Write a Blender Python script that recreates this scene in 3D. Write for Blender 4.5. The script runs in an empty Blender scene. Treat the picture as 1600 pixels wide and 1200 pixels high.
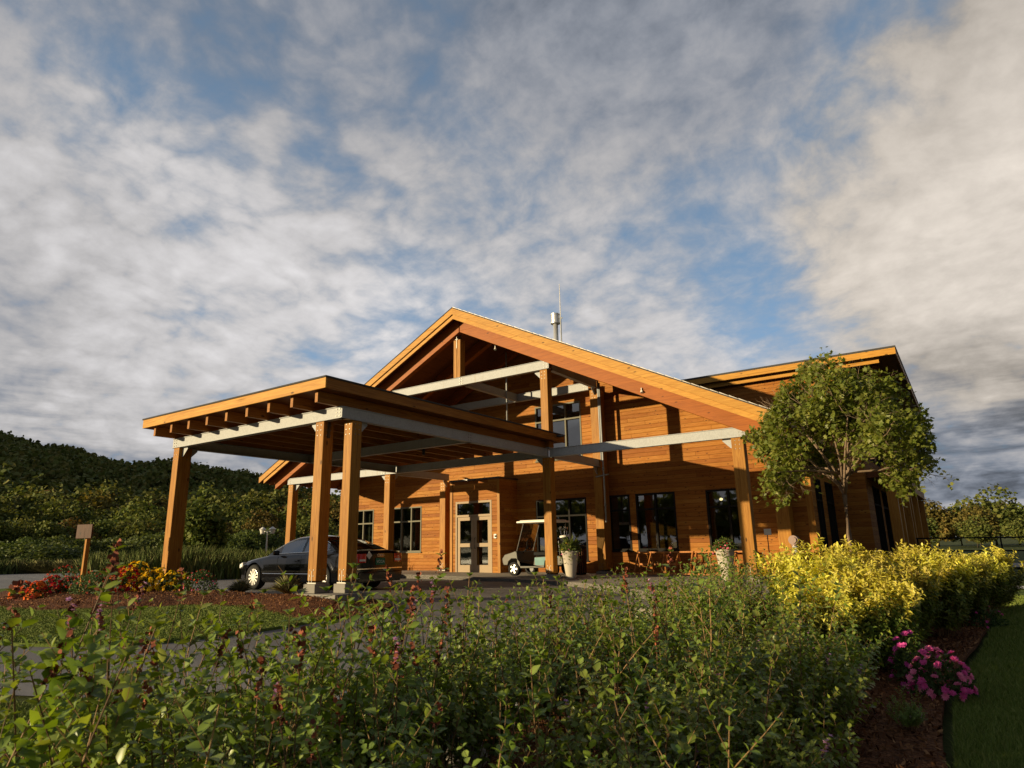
import bpy, math, random
import numpy as np
from mathutils import Vector, Matrix, Euler
S = bpy.context.scene
COL = S.collection
R = math.radians
# eye level of the photographer is z = 0; the plaza lies about 0.95 below it
# ------------------------------------------------------------------ camera
yaw, pitch, roll = -0.59976, 0.24472, -0.019117
fw = Vector((math.sin(yaw)*math.cos(pitch), math.cos(yaw)*math.cos(pitch), math.sin(pitch)))
rt = Vector((math.cos(yaw), -math.sin(yaw), 0)); up = rt.cross(fw)
r2 = math.cos(roll)*rt + math.sin(roll)*up; u2 = -math.sin(roll)*rt + math.cos(roll)*up
cam_data = bpy.data.cameras.new('camera'); cam = bpy.data.objects.new('camera', cam_data); COL.objects.link(cam)
cam.matrix_world = Matrix(((r2.x, u2.x, -fw.x, 0), (r2.y, u2.y, -fw.y, 0), (r2.z, u2.z, -fw.z, 0), (0, 0, 0, 1)))
cam_data.sensor_width = 36; cam_data.lens = 22.83; cam_data.clip_start = 0.05; cam_data.clip_end = 6000
cam_data.dof.use_dof = True; cam_data.dof.focus_distance = 12.0; cam_data.dof.aperture_fstop = 7.0
S.camera = cam
# ------------------------------------------------------------------ light
SUN_EL = R(9.4); SUN_AZ = math.atan2(-0.585, -0.811)      # sun stands behind the camera, to the left
sund = bpy.data.lights.new('sun', 'SUN'); sund.energy = 5.0; sund.angle = R(0.5); sund.color = (1.0, 0.80, 0.47)
sun = bpy.data.objects.new('sun', sund); COL.objects.link(sun)
to_sun = Vector((math.sin(SUN_AZ)*math.cos(SUN_EL), math.cos(SUN_AZ)*math.cos(SUN_EL), math.sin(SUN_EL)))
sun.rotation_euler = to_sun.to_track_quat('Z', 'Y').to_euler(); sun.location = to_sun*60
S.view_settings.view_transform = 'Standard'; S.view_settings.look = 'None'; S.view_settings.exposure = 0.6; S.view_settings.gamma = 1
S.cycles.max_bounces = 6; S.cycles.transparent_max_bounces = 8; S.cycles.use_denoising = True

class NT:
    """small wrapper to wire node trees"""
    def __init__(s, tree): s.t = tree; s.n = tree.nodes; s.l = tree.links
    def new(s, typ, **kw):
        n = s.n.new(typ)
        for k, v in kw.items():
            if k in n.inputs.keys() if isinstance(k, str) else False: n.inputs[k].default_value = v
            else: setattr(n, k, v)
        return n
    def set(s, n, name, v):
        if hasattr(v, 'is_linked') or isinstance(v, bpy.types.NodeSocket): s.l.new(v, n.inputs[name])
        else: n.inputs[name].default_value = v
    def math(s, op, a, b=0.0, c=0.0, clamp=False):
        n = s.n.new('ShaderNodeMath'); n.operation = op; n.use_clamp = clamp
        for i, v in enumerate((a, b, c)): s.set(n, i, v)
        return n.outputs[0]
    def vmath(s, op, a, b=(0, 0, 0)):
        n = s.n.new('ShaderNodeVectorMath'); n.operation = op; s.set(n, 0, a)
        if op == 'SCALE': s.set(n, 'Scale', b)
        else: s.set(n, 1, b)
        return n.outputs['Value' if op in ('DOT_PRODUCT', 'LENGTH', 'DISTANCE') else 'Vector']
    def sep(s, v): n = s.n.new('ShaderNodeSeparateXYZ'); s.set(n, 0, v); return n.outputs
    def comb(s, x, y, z):
        n = s.n.new('ShaderNodeCombineXYZ')
        for i, v in enumerate((x, y, z)): s.set(n, i, v)
        return n.outputs[0]
    def noise(s, vec, scale, detail=4, rough=.55, dist=0.0, col=False):
        n = s.n.new('ShaderNodeTexNoise'); s.set(n, 'Vector', vec); s.set(n, 'Scale', scale); s.set(n, 'Detail', detail)
        s.set(n, 'Roughness', rough); s.set(n, 'Distortion', dist); return n.outputs['Color' if col else 'Fac']
    def voro(s, vec, scale, feature='F1', out='Distance', rnd=1.0):
        n = s.n.new('ShaderNodeTexVoronoi'); n.feature = feature; s.set(n, 'Vector', vec); s.set(n, 'Scale', scale); s.set(n, 'Randomness', rnd); return n.outputs[out]
    def white(s, vec, col=False): n = s.n.new('ShaderNodeTexWhiteNoise'); n.noise_dimensions = '3D'; s.set(n, 'Vector', vec); return n.outputs['Color' if col else 'Value']
    def ramp(s, fac, stops, interp='LINEAR'):
        n = s.n.new('ShaderNodeValToRGB'); s.set(n, 'Fac', fac); e = n.color_ramp.elements; n.color_ramp.interpolation = interp
        while len(e) < len(stops): e.new(0.5)
        for el, (p, c) in zip(e, stops):
            el.position = p; el.color = (*c, 1) if hasattr(c, '__len__') else (c, c, c, 1)
        return n.outputs[0]
    def mix(s, f, a, b, mode='MIX'):
        n = s.n.new('ShaderNodeMix'); n.data_type = 'RGBA'; n.blend_type = mode; n.clamp_factor = True
        s.set(n, 0, f); s.set(n, 6, (*a, 1) if isinstance(a, tuple) and len(a) == 3 else a); s.set(n, 7, (*b, 1) if isinstance(b, tuple) and len(b) == 3 else b)
        return n.outputs[2]
    def smooth(s, v, a, b):
        n = s.n.new('ShaderNodeMapRange'); n.interpolation_type = 'SMOOTHSTEP'; s.set(n, 0, v); s.set(n, 1, a); s.set(n, 2, b); return n.outputs[0]
    def bump(s, h, strength=.3, dist=.01, normal=None):
        n = s.n.new('ShaderNodeBump'); s.set(n, 'Height', h); s.set(n, 'Strength', strength); s.set(n, 'Distance', dist)
        if normal is not None: s.set(n, 'Normal', normal)
        return n.outputs[0]
    def hsv(s, col, h=.5, sat=1., v=1.):
        n = s.n.new('ShaderNodeHueSaturation'); s.set(n, 'Color', col); s.set(n, 'Hue', h); s.set(n, 'Saturation', sat); s.set(n, 'Value', v); return n.outputs[0]
# ------------------------------------------------------------------ sky
SKY_STR = 0.10
world = bpy.data.worlds.new('World'); S.world = world; world.use_nodes = True; world.cycles.sampling_method = 'MANUAL'; world.cycles.sample_map_resolution = 512
w = NT(world.node_tree); w.n.clear()
sky = w.n.new('ShaderNodeTexSky'); sky.sky_type = 'NISHITA'; sky.sun_disc = False
sky.sun_elevation = R(9); sky.sun_rotation = SUN_AZ; sky.altitude = 200; sky.dust_density = 1.2; sky.air_density = 1.0; sky.ozone_density = 2.0
tc = w.n.new('ShaderNodeTexCoord'); D = w.vmath('NORMALIZE', tc.outputs['Generated']); dx, dy, dz = w.sep(D)
zz = w.math('ADD', w.math('MAXIMUM', dz, 0.0), 0.34)
P = w.comb(w.math('DIVIDE', dx, zz), w.math('DIVIDE', dy, zz), 0.0)      # plane of the cloud deck
def lobe(az, el, width, soft=1.0):
    """soft patch of sky round a compass direction (az: degrees left of +Y)"""
    v = (-math.sin(R(az))*math.cos(R(el)), math.cos(R(az))*math.cos(R(el)), math.sin(R(el)))
    dt = w.vmath('DOT_PRODUCT', D, v)
    return w.smooth(dt, math.cos(R(width)), math.cos(R(width*(1-soft)+.5)))
wn = w.noise(P, 0.9, 5, .55, 0.0, col=True)
Pw = w.vmath('ADD', P, w.vmath('SCALE', w.vmath('SUBTRACT', wn, (.5, .5, .5)), 0.30))
n_big = w.noise(Pw, 0.75, 3, .5)
n_mid = w.noise(w.vmath('MULTIPLY', Pw, (1.0, 1.1, 1)), 4.6, 6, .54)
n_fine = w.noise(w.vmath('MULTIPLY', Pw, (1.0, 1.0, 1)), 17.0, 5, .60)
cov = w.math('ADD', w.math('MULTIPLY', n_mid, 0.56), w.math('MULTIPLY', n_fine, 0.62))
cov = w.math('ADD', cov, w.math('MULTIPLY', n_big, 0.14))
wf = w.noise(P, 7.0, 3, .5, 0.0, col=True)
Pc = w.vmath('ADD', Pw, w.vmath('SCALE', w.vmath('SUBTRACT', wf, (.5, .5, .5)), 0.13))
cell = w.n.new('ShaderNodeTexVoronoi'); cell.feature = 'F1'; w.set(cell, 'Vector', Pc); cell.inputs['Scale'].default_value = 8.5
cell2 = w.n.new('ShaderNodeTexVoronoi'); cell2.feature = 'F1'; w.set(cell2, 'Vector', w.vmath('ADD', Pc, (3.1, 1.7, 0))); cell2.inputs['Scale'].default_value = 19.0
puff = w.math('ADD', w.math('MULTIPLY', w.math('SUBTRACT', .42, cell.outputs['Distance']), .85), w.math('MULTIPLY', w.math('SUBTRACT', .42, cell2.outputs['Distance']), .45))
puffm = w.smooth(n_big, .40, .60)
puff = w.math('MULTIPLY', puff, w.math('ADD', .25, w.math('MULTIPLY', puffm, .75)))
cov = w.math('ADD', w.math('ADD', cov, .235), w.math('MULTIPLY', puff, .46))
def bias(v, l, k): return w.math('ADD', v, w.math('MULTIPLY', l, k))
cov = bias(cov, lobe(-5, 22, 17), .34)      # warm bank to the right
cov = bias(cov, lobe(-14, 30, 16), .20)
cov = bias(cov, lobe(20, 43, 16), .20)      # grey mass high in the middle
cov = bias(cov, lobe(78, 20, 16), .24)      # white bank to the left
cov = bias(cov, lobe(66, 17, 14), .14)
cov = bias(cov, lobe(50, 26, 14), .08)
cov = bias(cov, lobe(11, 19, 8), -.20)       # blue openings
cov = bias(cov, lobe(18, 25, 9), -.08)
cov = bias(cov, lobe(4, 30, 7), -.16)
cov = bias(cov, lobe(-1, 35, 7), -.18)
cov = bias(cov, lobe(12, 27, 8), -.08)
cov = bias(cov, lobe(68, 31, 7), -.07)
cov = bias(cov, lobe(57, 32, 7), -.07)
cov = bias(cov, lobe(42, 19, 9), -.12)
cov = bias(cov, lobe(20, 14, 7), .10)
low = w.smooth(dz, .26, .02)
cov = bias(cov, low, .26)
cloud = w.smooth(cov, .44, 1.02)
# brightness of the cloud: thin lit puffs bright, thick parts and the low banks grey
br = w.math('ADD', .425, w.math('MULTIPLY', w.math('SUBTRACT', n_fine, .5), .30))
br = w.math('ADD', br, w.math('MULTIPLY', w.math('SUBTRACT', n_mid, .5), .25))
br = w.math('ADD', br, w.math('MULTIPLY', w.math('MULTIPLY', puff, .22), w.math('SUBTRACT', 1.0, w.math('MULTIPLY', lobe(-7, 24, 18), .7))))
br = bias(br, lobe(-8, 22, 19), .17); br = bias(br, lobe(70, 22, 18), .13); br = bias(br, lobe(45, 12, 16), .08); br = bias(br, lobe(52, 24, 14), .07); br = bias(br, lobe(35, 22, 20), .06)
br = bias(br, lobe(18, 14, 7), .10)
br = bias(br, w.smooth(dz, .36, .76), -.20); br = bias(br, w.smooth(dz, .40, .12), .035)
streak = w.noise(w.comb(w.math('MULTIPLY', dx, 2.0), w.math('MULTIPLY', dy, 2.0), w.math('MULTIPLY', dz, 17.0)), 1.6, 6, .6)
dark = w.math('MULTIPLY', w.smooth(streak, .40, .66), w.smooth(dz, .32, .13))
dl = w.math('MAXIMUM', lobe(76, 13, 17), w.math('MAXIMUM', lobe(-2, 8, 12), w.math('MULTIPLY', lobe(58, 7, 14), .7)))
br = bias(br, w.math('MULTIPLY', dark, dl), -.22)
br = bias(br, lobe(-2, 9, 9), -.12)
br = bias(br, lobe(76, 16, 9), -.08)
br = w.math('MAXIMUM', br, .10)
warm = w.math('ADD', w.math('MULTIPLY', lobe(-8, 23, 19), 1.15), w.math('MULTIPLY', w.smooth(br, .16, .46), .62), clamp=True)
tint = w.mix(warm, (.86, .965, 1.17), (1.09, .985, .87))
ccol = w.vmath('SCALE', tint, w.math('MULTIPLY', br, 1.0/SKY_STR))
blue = w.mix(.72, sky.outputs[0], tuple(v/SKY_STR for v in (.20, .335, .52)))
blue = w.vmath('SCALE', blue, w.math('ADD', .80, w.math('MULTIPLY', w.smooth(dz, .6, .1), .45)))
behind = w.math('MAXIMUM', w.smooth(dx, .17, .50), w.math('MULTIPLY', w.smooth(w.math('MULTIPLY', dy, -1.0), -.10, .35), .12))  # unseen sky to the side and behind, dimmed to deepen shade on the posts
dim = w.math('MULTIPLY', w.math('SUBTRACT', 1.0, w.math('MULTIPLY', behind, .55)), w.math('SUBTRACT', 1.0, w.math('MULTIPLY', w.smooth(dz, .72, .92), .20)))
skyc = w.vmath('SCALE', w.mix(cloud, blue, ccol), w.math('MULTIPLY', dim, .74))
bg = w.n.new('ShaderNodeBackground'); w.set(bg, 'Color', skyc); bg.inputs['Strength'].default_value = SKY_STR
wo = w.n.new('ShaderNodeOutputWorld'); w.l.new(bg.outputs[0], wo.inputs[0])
# ================================================================== helpers
rng = np.random.default_rng(7); random.seed(7)
def mat(name):
    m = bpy.data.materials.new(name); m.use_nodes = True; t = NT(m.node_tree); t.n.clear()
    o = t.n.new('ShaderNodeOutputMaterial'); return m, t, o
def principled(t, o, **kw):
    p = t.n.new('ShaderNodeBsdfPrincipled')
    for k, v in kw.items():
        k = {'color': 'Base Color', 'rough': 'Roughness', 'metal': 'Metallic', 'normal': 'Normal', 'spec': 'Specular IOR Level', 'coat': 'Coat Weight', 'coatr': 'Coat Roughness'}[k]
        if isinstance(v, tuple): v = (*v, 1)
        t.set(p, k, v)
    t.l.new(p.outputs[0], o.inputs[0]); return p
def gpos(t): return t.n.new('ShaderNodeNewGeometry').outputs['Position']
def gnor(t): return t.n.new('ShaderNodeNewGeometry').outputs['Normal']
def ocoord(t): return t.n.new('ShaderNodeTexCoord').outputs['Object']
def island(t): return t.n.new('ShaderNodeNewGeometry').outputs['Random Per Island']
def orand(t): return t.n.new('ShaderNodeObjectInfo').outputs['Random']

def m_simple(name, col, rough=.5, metal=0., var=.12, scale=8., bump=0., **kw):
    m, t, o = mat(name); P = ocoord(t)
    n = t.noise(P, scale, 5, .6)
    c = t.mix(n, tuple(v*(1-var) for v in col), tuple(min(1, v*(1+var)) for v in col))
    nr = t.math('ADD', rough-.08, t.math('MULTIPLY', t.noise(P, scale*2.3, 3), .16))
    kw.setdefault('spec', .22 if metal < .5 else .5); a = dict(color=c, rough=nr, metal=metal, **kw)
    if bump: a['normal'] = t.bump(t.noise(P, scale*5, 5, .65), bump, .01)
    principled(t, o, **a); return m

def m_siding():
    m, t, o = mat('cedar_siding'); P = gpos(t); x, y, z = t.sep(P); nx, ny, nz = t.sep(gnor(t))
    u = t.math('ADD', t.math('MULTIPLY', x, 1.0), t.math('MULTIPLY', y, 1.0))
    H = .142
    row = t.math('FLOOR', t.math('DIVIDE', z, H)); fr = t.math('FRACT', t.math('DIVIDE', z, H))
    off = t.white(t.comb(row, 3.1, 0.0))
    uu = t.math('DIVIDE', t.math('ADD', u, t.math('MULTIPLY', off, 9.0)), 2.9)
    brd = t.math('FLOOR', uu); fu = t.math('FRACT', uu)
    rid = t.white(t.comb(row, brd, 1.7)); rid2 = t.white(t.comb(row, brd, 8.3))
    shift = t.math('MULTIPLY', rid, 37.0)
    gv = t.comb(t.math('ADD', t.math('MULTIPLY', u, 1.3), shift), t.math('MULTIPLY', z, 26.0), shift)
    grain = t.noise(gv, 1.6, 6, .62, 1.2)
    fine = t.noise(t.comb(t.math('MULTIPLY', u, 7.0), t.math('MULTIPLY', z, 130.0), shift), 1.0, 3, .6)
    kd = t.voro(t.comb(t.math('ADD', t.math('MULTIPLY', u, 4.2), shift), t.math('MULTIPLY', z, 9.5), 0.0), 1.0)
    kr = t.white(t.comb(t.math('FLOOR', t.math('MULTIPLY', u, 3.3)), t.math('FLOOR', t.math('MULTIPLY', z, 7.0)), 0.0))
    knot = t.math('MULTIPLY', t.smooth(kd, .20, .08), .9)
    base = t.ramp(rid, [(0, (0.260, 0.088, 0.013)), (.35, (0.328, 0.124, 0.018)), (.7, (0.374, 0.151, 0.024)), (1, (0.412, 0.181, 0.032))])
    c = t.mix(t.smooth(grain, .35, .75), base, t.hsv(base, .488, 1.1, .66))
    c = t.mix(t.math('MULTIPLY', fine, .35), c, t.hsv(c, .505, .9, 1.3))
    c = t.mix(knot, c, (.07, .024, .010))
    wz = t.noise(t.comb(t.math('MULTIPLY', u, .35), t.math('MULTIPLY', z, .5), 0.0), 1.3, 4, .6)
    c = t.hsv(c, .5, 1.0, t.math('ADD', .68, t.math('MULTIPLY', wz, .46)))
    groove = t.smooth(t.math('ABSOLUTE', t.math('SUBTRACT', fr, .5)), .435, .49)
    seam = t.smooth(t.math('ABSOLUTE', t.math('SUBTRACT', fu, .5)), .4975, .4995)
    gr = t.math('MAXIMUM', groove, seam)
    c = t.mix(t.math('MULTIPLY', gr, .55), c, (.045, .018, .008))
    h = t.math('SUBTRACT', t.math('MULTIPLY', grain, .12), gr)
    principled(t, o, color=c, rough=t.math('ADD', .48, t.math('MULTIPLY', grain, .22)), normal=t.bump(h, .6, .012), spec=.10)
    return m
def m_timber(name, dark, light, axis=2, sat=1.0, rough=.5):
    """timber with grain along one world axis (0 x, 1 y, 2 z)"""
    m, t, o = mat(name); x, y, z = t.sep(gpos(t)); a = [x, y, z]; k = [26.0, 26.0, 26.0]; k[axis] = 1.1
    r = orand(t); sh = t.math('MULTIPLY', r, 40.0)
    v = t.comb(*[t.math('ADD', t.math('MULTIPLY', a[i], k[i]), sh) for i in range(3)])
    g = t.noise(v, 1.0, 6, .6, 1.5)
    k2 = [4.2, 4.2, 4.2]; k2[axis] = 1.7
    kd = t.voro(t.comb(*[t.math('ADD', t.math('MULTIPLY', a[i], k2[i]), sh) for i in range(3)]), 1.0)
    knot = t.smooth(kd, .12, .05)
    big = t.noise(gpos(t), .9, 4, .6)
    c = t.mix(t.smooth(g, .3, .72), light, dark)
    c = t.hsv(c, .5, sat, t.math('ADD', .72, t.math('MULTIPLY', t.math('ADD', big, t.math('MULTIPLY', r, .35)), .42)))
    c = t.mix(knot, c, tuple(v*.28 for v in dark))
    # drying checks
    ks = [34.0, 34.0, 34.0]; ks[axis] = .55
    ck = t.noise(t.comb(*[t.math('ADD', t.math('MULTIPLY', a[i], ks[i]), sh) for i in range(3)]), 1.0, 2, .5)
    chk = t.smooth(ck, .69, .73); c = t.mix(t.math('MULTIPLY', chk, .6), c, tuple(v*.25 for v in dark))
    principled(t, o, color=c, rough=rough, normal=t.bump(t.math('SUBTRACT', t.math('MULTIPLY', g, .4), chk), .4, .006), spec=.12)
    return m
def m_galv():
    m, t, o = mat('galvanised_steel'); P = gpos(t)
    n = t.noise(P, 2.2, 6, .65); s = t.voro(t.vmath('MULTIPLY', P, (1, 1, 1)), 38.0, out='Color')
    sp = t.sep(s)[0]
    c = t.mix(n, (.22, .225, .23), (.36, .37, .375)); c = t.mix(t.math('MULTIPLY', sp, .3), c, (.50, .51, .515))
    st = t.noise(t.vmath('MULTIPLY', P, (9, 9, .8)), 1.0, 5, .6)
    c = t.mix(t.smooth(st, .58, .75), c, (.30, .28, .25))
    principled(t, o, color=c, rough=t.math('ADD', .42, t.math('MULTIPLY', n, .25)), metal=0., spec=.3, normal=t.bump(n, .15, .01)); return m
def m_glass(name, tint=(.45, .5, .47), refl=.09):
    m, t, o = mat(name)
    tr = t.n.new('ShaderNodeBsdfTransparent'); tr.inputs[0].default_value = (*tint, 1)
    gl = t.n.new('ShaderNodeBsdfGlossy'); gl.inputs['Roughness'].default_value = .02; gl.inputs['Color'].default_value = (.95, .97, 1, 1)
    wv = t.bump(t.noise(gpos(t), .8, 2), .06, .05); t.l.new(wv, gl.inputs['Normal'])
    f = t.n.new('ShaderNodeFresnel'); f.inputs[0].default_value = 1.55
    mx = t.n.new('ShaderNodeMixShader'); t.l.new(t.math('ADD', t.math('MULTIPLY', f.outputs[0], 1.4), refl, clamp=True), mx.inputs[0])
    t.l.new(tr.outputs[0], mx.inputs[1]); t.l.new(gl.outputs[0], mx.inputs[2]); t.l.new(mx.outputs[0], o.inputs[0]); return m
def m_leaf(name, cols, trans=.35, rough=.45, vscale=1.0, spec=.4):
    """leaves: colour differs from leaf to leaf and from clump to clump, light passes through"""
    m, t, o = mat(name); r = island(t); n = t.noise(gpos(t), 1.7*vscale, 3, .6)
    k = t.math('ADD', t.math('MULTIPLY', r, .6), t.math('MULTIPLY', n, .45))
    st = [(i/(len(cols)-1), c) for i, c in enumerate(cols)]
    c = t.ramp(k, st); c = t.hsv(c, t.math('ADD', .485, t.math('MULTIPLY', orand(t), .03)), 1.0, t.math('ADD', .85, t.math('MULTIPLY', orand(t), .3)))
    p = t.n.new('ShaderNodeBsdfPrincipled'); t.set(p, 'Base Color', c); p.inputs['Roughness'].default_value = rough; p.inputs['Specular IOR Level'].default_value = spec
    tl = t.n.new('ShaderNodeBsdfTranslucent'); t.set(tl, 'Color', t.hsv(c, .49, 1.15, 1.35))
    mx = t.n.new('ShaderNodeMixShader'); mx.inputs[0].default_value = trans
    t.l.new(p.outputs[0], mx.inputs[1]); t.l.new(tl.outputs[0], mx.inputs[2]); t.l.new(mx.outputs[0], o.inputs[0]); return m
def m_asphalt():
    m, t, o = mat('asphalt'); P = gpos(t)
    f = t.noise(P, 120.0, 3, .8); b = t.noise(P, .55, 5, .6); v = t.voro(P, 90.0)
    # long tyre-polished streaks along the drive
    s = t.noise(t.vmath('MULTIPLY', P, (.25, 1.7, 1)), 1.0, 5, .6)
    c = t.mix(b, (.105, .098, .093), (.165, .153, .143)); c = t.mix(t.smooth(s, .45, .7), c, (.20, .183, .168))
    c = t.mix(t.math('MULTIPLY', t.smooth(f, .55, .75), .6), c, (.24, .22, .20))
    cr = t.voro(t.vmath('ADD', P, t.vmath('SCALE', t.noise(P, .8, 3, col=True), .9)), .22, 'DISTANCE_TO_EDGE')
    crack = t.smooth(cr, .0022, .0008); c = t.mix(t.math('MULTIPLY', crack, .7), c, (.012, .012, .012))
    principled(t, o, color=c, rough=t.math('ADD', .62, t.math('MULTIPLY', b, .25)), normal=t.bump(t.math('ADD', v, f), .35, .006)); return m
def m_concrete(name='concrete', a=(.16, .145, .125), b=(.27, .25, .22), joints=0.0):
    m, t, o = mat(name); P = gpos(t); n = t.noise(P, 1.1, 6, .65); f = t.noise(P, 45.0, 4, .7)
    c = t.mix(n, a, b); c = t.mix(t.math('MULTIPLY', f, .3), c, tuple(v*.6 for v in a))
    st = t.noise(t.vmath('MULTIPLY', P, (3.0, 3.0, .6)), 1.0, 5, .7); c = t.mix(t.smooth(st, .56, .74), c, tuple(v*.66 for v in a))
    h = t.math('MULTIPLY', f, .4)
    if joints:
        x, y, z = t.sep(P); d = []
        for q in (x, y):
            fr = t.math('FRACT', t.math('DIVIDE', q, joints)); d.append(t.smooth(t.math('ABSOLUTE', t.math('SUBTRACT', fr, .5)), .4955, .4985))
        j = t.math('MAXIMUM', *d); c = t.mix(t.math('MULTIPLY', j, .7), c, (.07, .065, .06)); h = t.math('SUBTRACT', h, j)
    principled(t, o, color=c, rough=.82, normal=t.bump(h, .35, .008)); return m
def m_grassground(name, a, b, c3, stripes=0.0):
    m, t, o = mat(name); P = gpos(t); n = t.noise(P, .5, 6, .6); f = t.noise(P, 30.0, 5, .75)
    c = t.mix(n, a, b); c = t.mix(t.math('MULTIPLY', t.smooth(f, .4, .7), .7), c, c3)
    principled(t, o, color=c, rough=.95, spec=.1, normal=t.bump(f, .8, .03)); return m
def m_mulch():
    m, t, o = mat('bark_mulch'); P = gpos(t)
    v = t.voro(t.vmath('MULTIPLY', P, (1.0, 1.6, 1.0)), 42.0, out='Color'); vd = t.voro(t.vmath('MULTIPLY', P, (1.0, 1.6, 1.0)), 42.0); q = t.sep(v)[0]; n = t.noise(P, 5.0, 5, .7)
    c = t.ramp(t.math('ADD', t.math('MULTIPLY', q, .7), t.math('MULTIPLY', n, .3)), [(0, (.035, .013, .006)), (.4, (.105, .038, .014)), (.75, (.19, .075, .028)), (1, (.34, .17, .075))])
    principled(t, o, color=c, rough=.9, spec=.15, normal=t.bump(t.math('ADD', vd, n), .9, .03)); return m
def m_islandcol(name, cols, rough=.7, metal=0, spec=.3):
    m, t, o = mat(name); c = t.ramp(island(t), [(i/(len(cols)-1), k) for i, k in enumerate(cols)]); principled(t, o, color=c, rough=rough, metal=metal, spec=spec); return m

M = dict(
 siding=m_siding(),
 post=m_timber('fir_post', (0.227, 0.088, 0.013), (0.386, 0.181, 0.032), 2),
 beamx=m_timber('fir_beam_across', (0.336, 0.147, 0.022), (0.487, 0.252, 0.046), 0),
 beamy=m_timber('fir_beam_along', (0.202, 0.071, 0.013), (0.353, 0.151, 0.029), 1),
 glulam=m_timber('glulam_rafter', (0.210, 0.059, 0.009), (0.319, 0.097, 0.015), 0),
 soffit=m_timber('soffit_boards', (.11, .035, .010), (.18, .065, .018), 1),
 darkwood=m_timber('dark_board', (.045, .014, .006), (.08, .026, .010), 2),
 rackwood=m_timber('rack_wood', (.30, .11, .03), (.46, .19, .055), 2),
 galv=m_galv(), flue=m_simple('stainless_flue', (.62, .61, .60), .35, .6, .08, 3),
 steel=m_simple('dark_steel', (.06, .06, .06), .45, .7, .2, 12),
 bolt=m_simple('bolt_steel', (.22, .21, .19), .45, .7, .2, 30),
 roofing=m_simple('asphalt_shingle', (.055, .052, .050), .9, 0, .35, 14, .6),
 drip=m_simple('drip_edge', (.34, .32, .30), .5, .4, .2, 6),
 glass=m_glass('window_glass', (.22, .25, .23)),
 carglass=m_glass('car_glass', (.30, .34, .36), .12),
 frame=m_simple('tan_window_frame', (.17, .16, .12), .7, 0, .08, 5, spec=.12),
 framed=m_simple('dark_window_frame', (.020, .018, .016), .75, 0, .15, 5, spec=.06),
 doorp=m_simple('tan_door_paint', (.34, .255, .17), .65, 0, .06, 4, spec=.15),
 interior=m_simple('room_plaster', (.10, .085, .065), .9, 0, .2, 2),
 curtain=m_simple('curtain_cloth', (.42, .40, .33), .9, 0, .25, 9),
 asphalt=m_asphalt(), concrete=m_concrete(), plaza=m_concrete('plaza_concrete', (.25, .22, .185), (.36, .325, .28), 2.4),
 walk=m_concrete('walk_concrete', (.46, .43, .39), (.62, .59, .54), 1.5),
 lawn=m_grassground('lawn_soil', (.075, .115, .020), (.115, .155, .030), (.16, .19, .048)),
 field=m_grassground('meadow', (.045, .062, .016), (.075, .090, .026), (.11, .115, .04)),
 hill=m_grassground('forest_floor', (.012, .018, .007), (.020, .026, .010), (.026, .030, .012)),
 mulch=m_mulch(), chips=m_islandcol('bark_chips', [(.035, .013, .006), (.11, .040, .015), (.19, .078, .03), (.36, .19, .085)], .85, 0, .15),
 blade=m_islandcol('grass_blades', [(.085, .130, .020), (.125, .175, .028), (.17, .215, .040), (.24, .25, .07)], .7, 0, .15),
 black=m_simple('black_plastic', (.012, .012, .012), .7, 0, .3, 20, spec=.12),
 rubber=m_simple('tyre_rubber', (.018, .018, .018), .8, 0, .2, 30),
 alloy=m_simple('wheel_alloy', (.62, .60, .57), .3, .75, .08, 10),
 chrome=m_simple('chrome_trim', (.80, .78, .74), .14, 1, .03, 5),
 white=m_simple('white_plastic', (.70, .66, .58), .4, 0, .06, 5),
 planter=m_simple('planter_stoneware', (.44, .39, .32), .85, 0, .10, 5, .3),
 bark=m_simple('tree_bark', (.20, .14, .095), .9, 0, .35, 14, .7),
 darkbark=m_simple('forest_bark', (.07, .055, .04), .9, 0, .3, 3, .5),
 stemw=m_islandcol('shrub_stems', [(.08, .045, .020), (.20, .115, .05), (.36, .22, .10)], .7),
 seed=m_islandcol('dried_seed_heads', [(.10, .025, .015), (.20, .05, .025), (.30, .09, .04)], .8),
)

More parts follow.
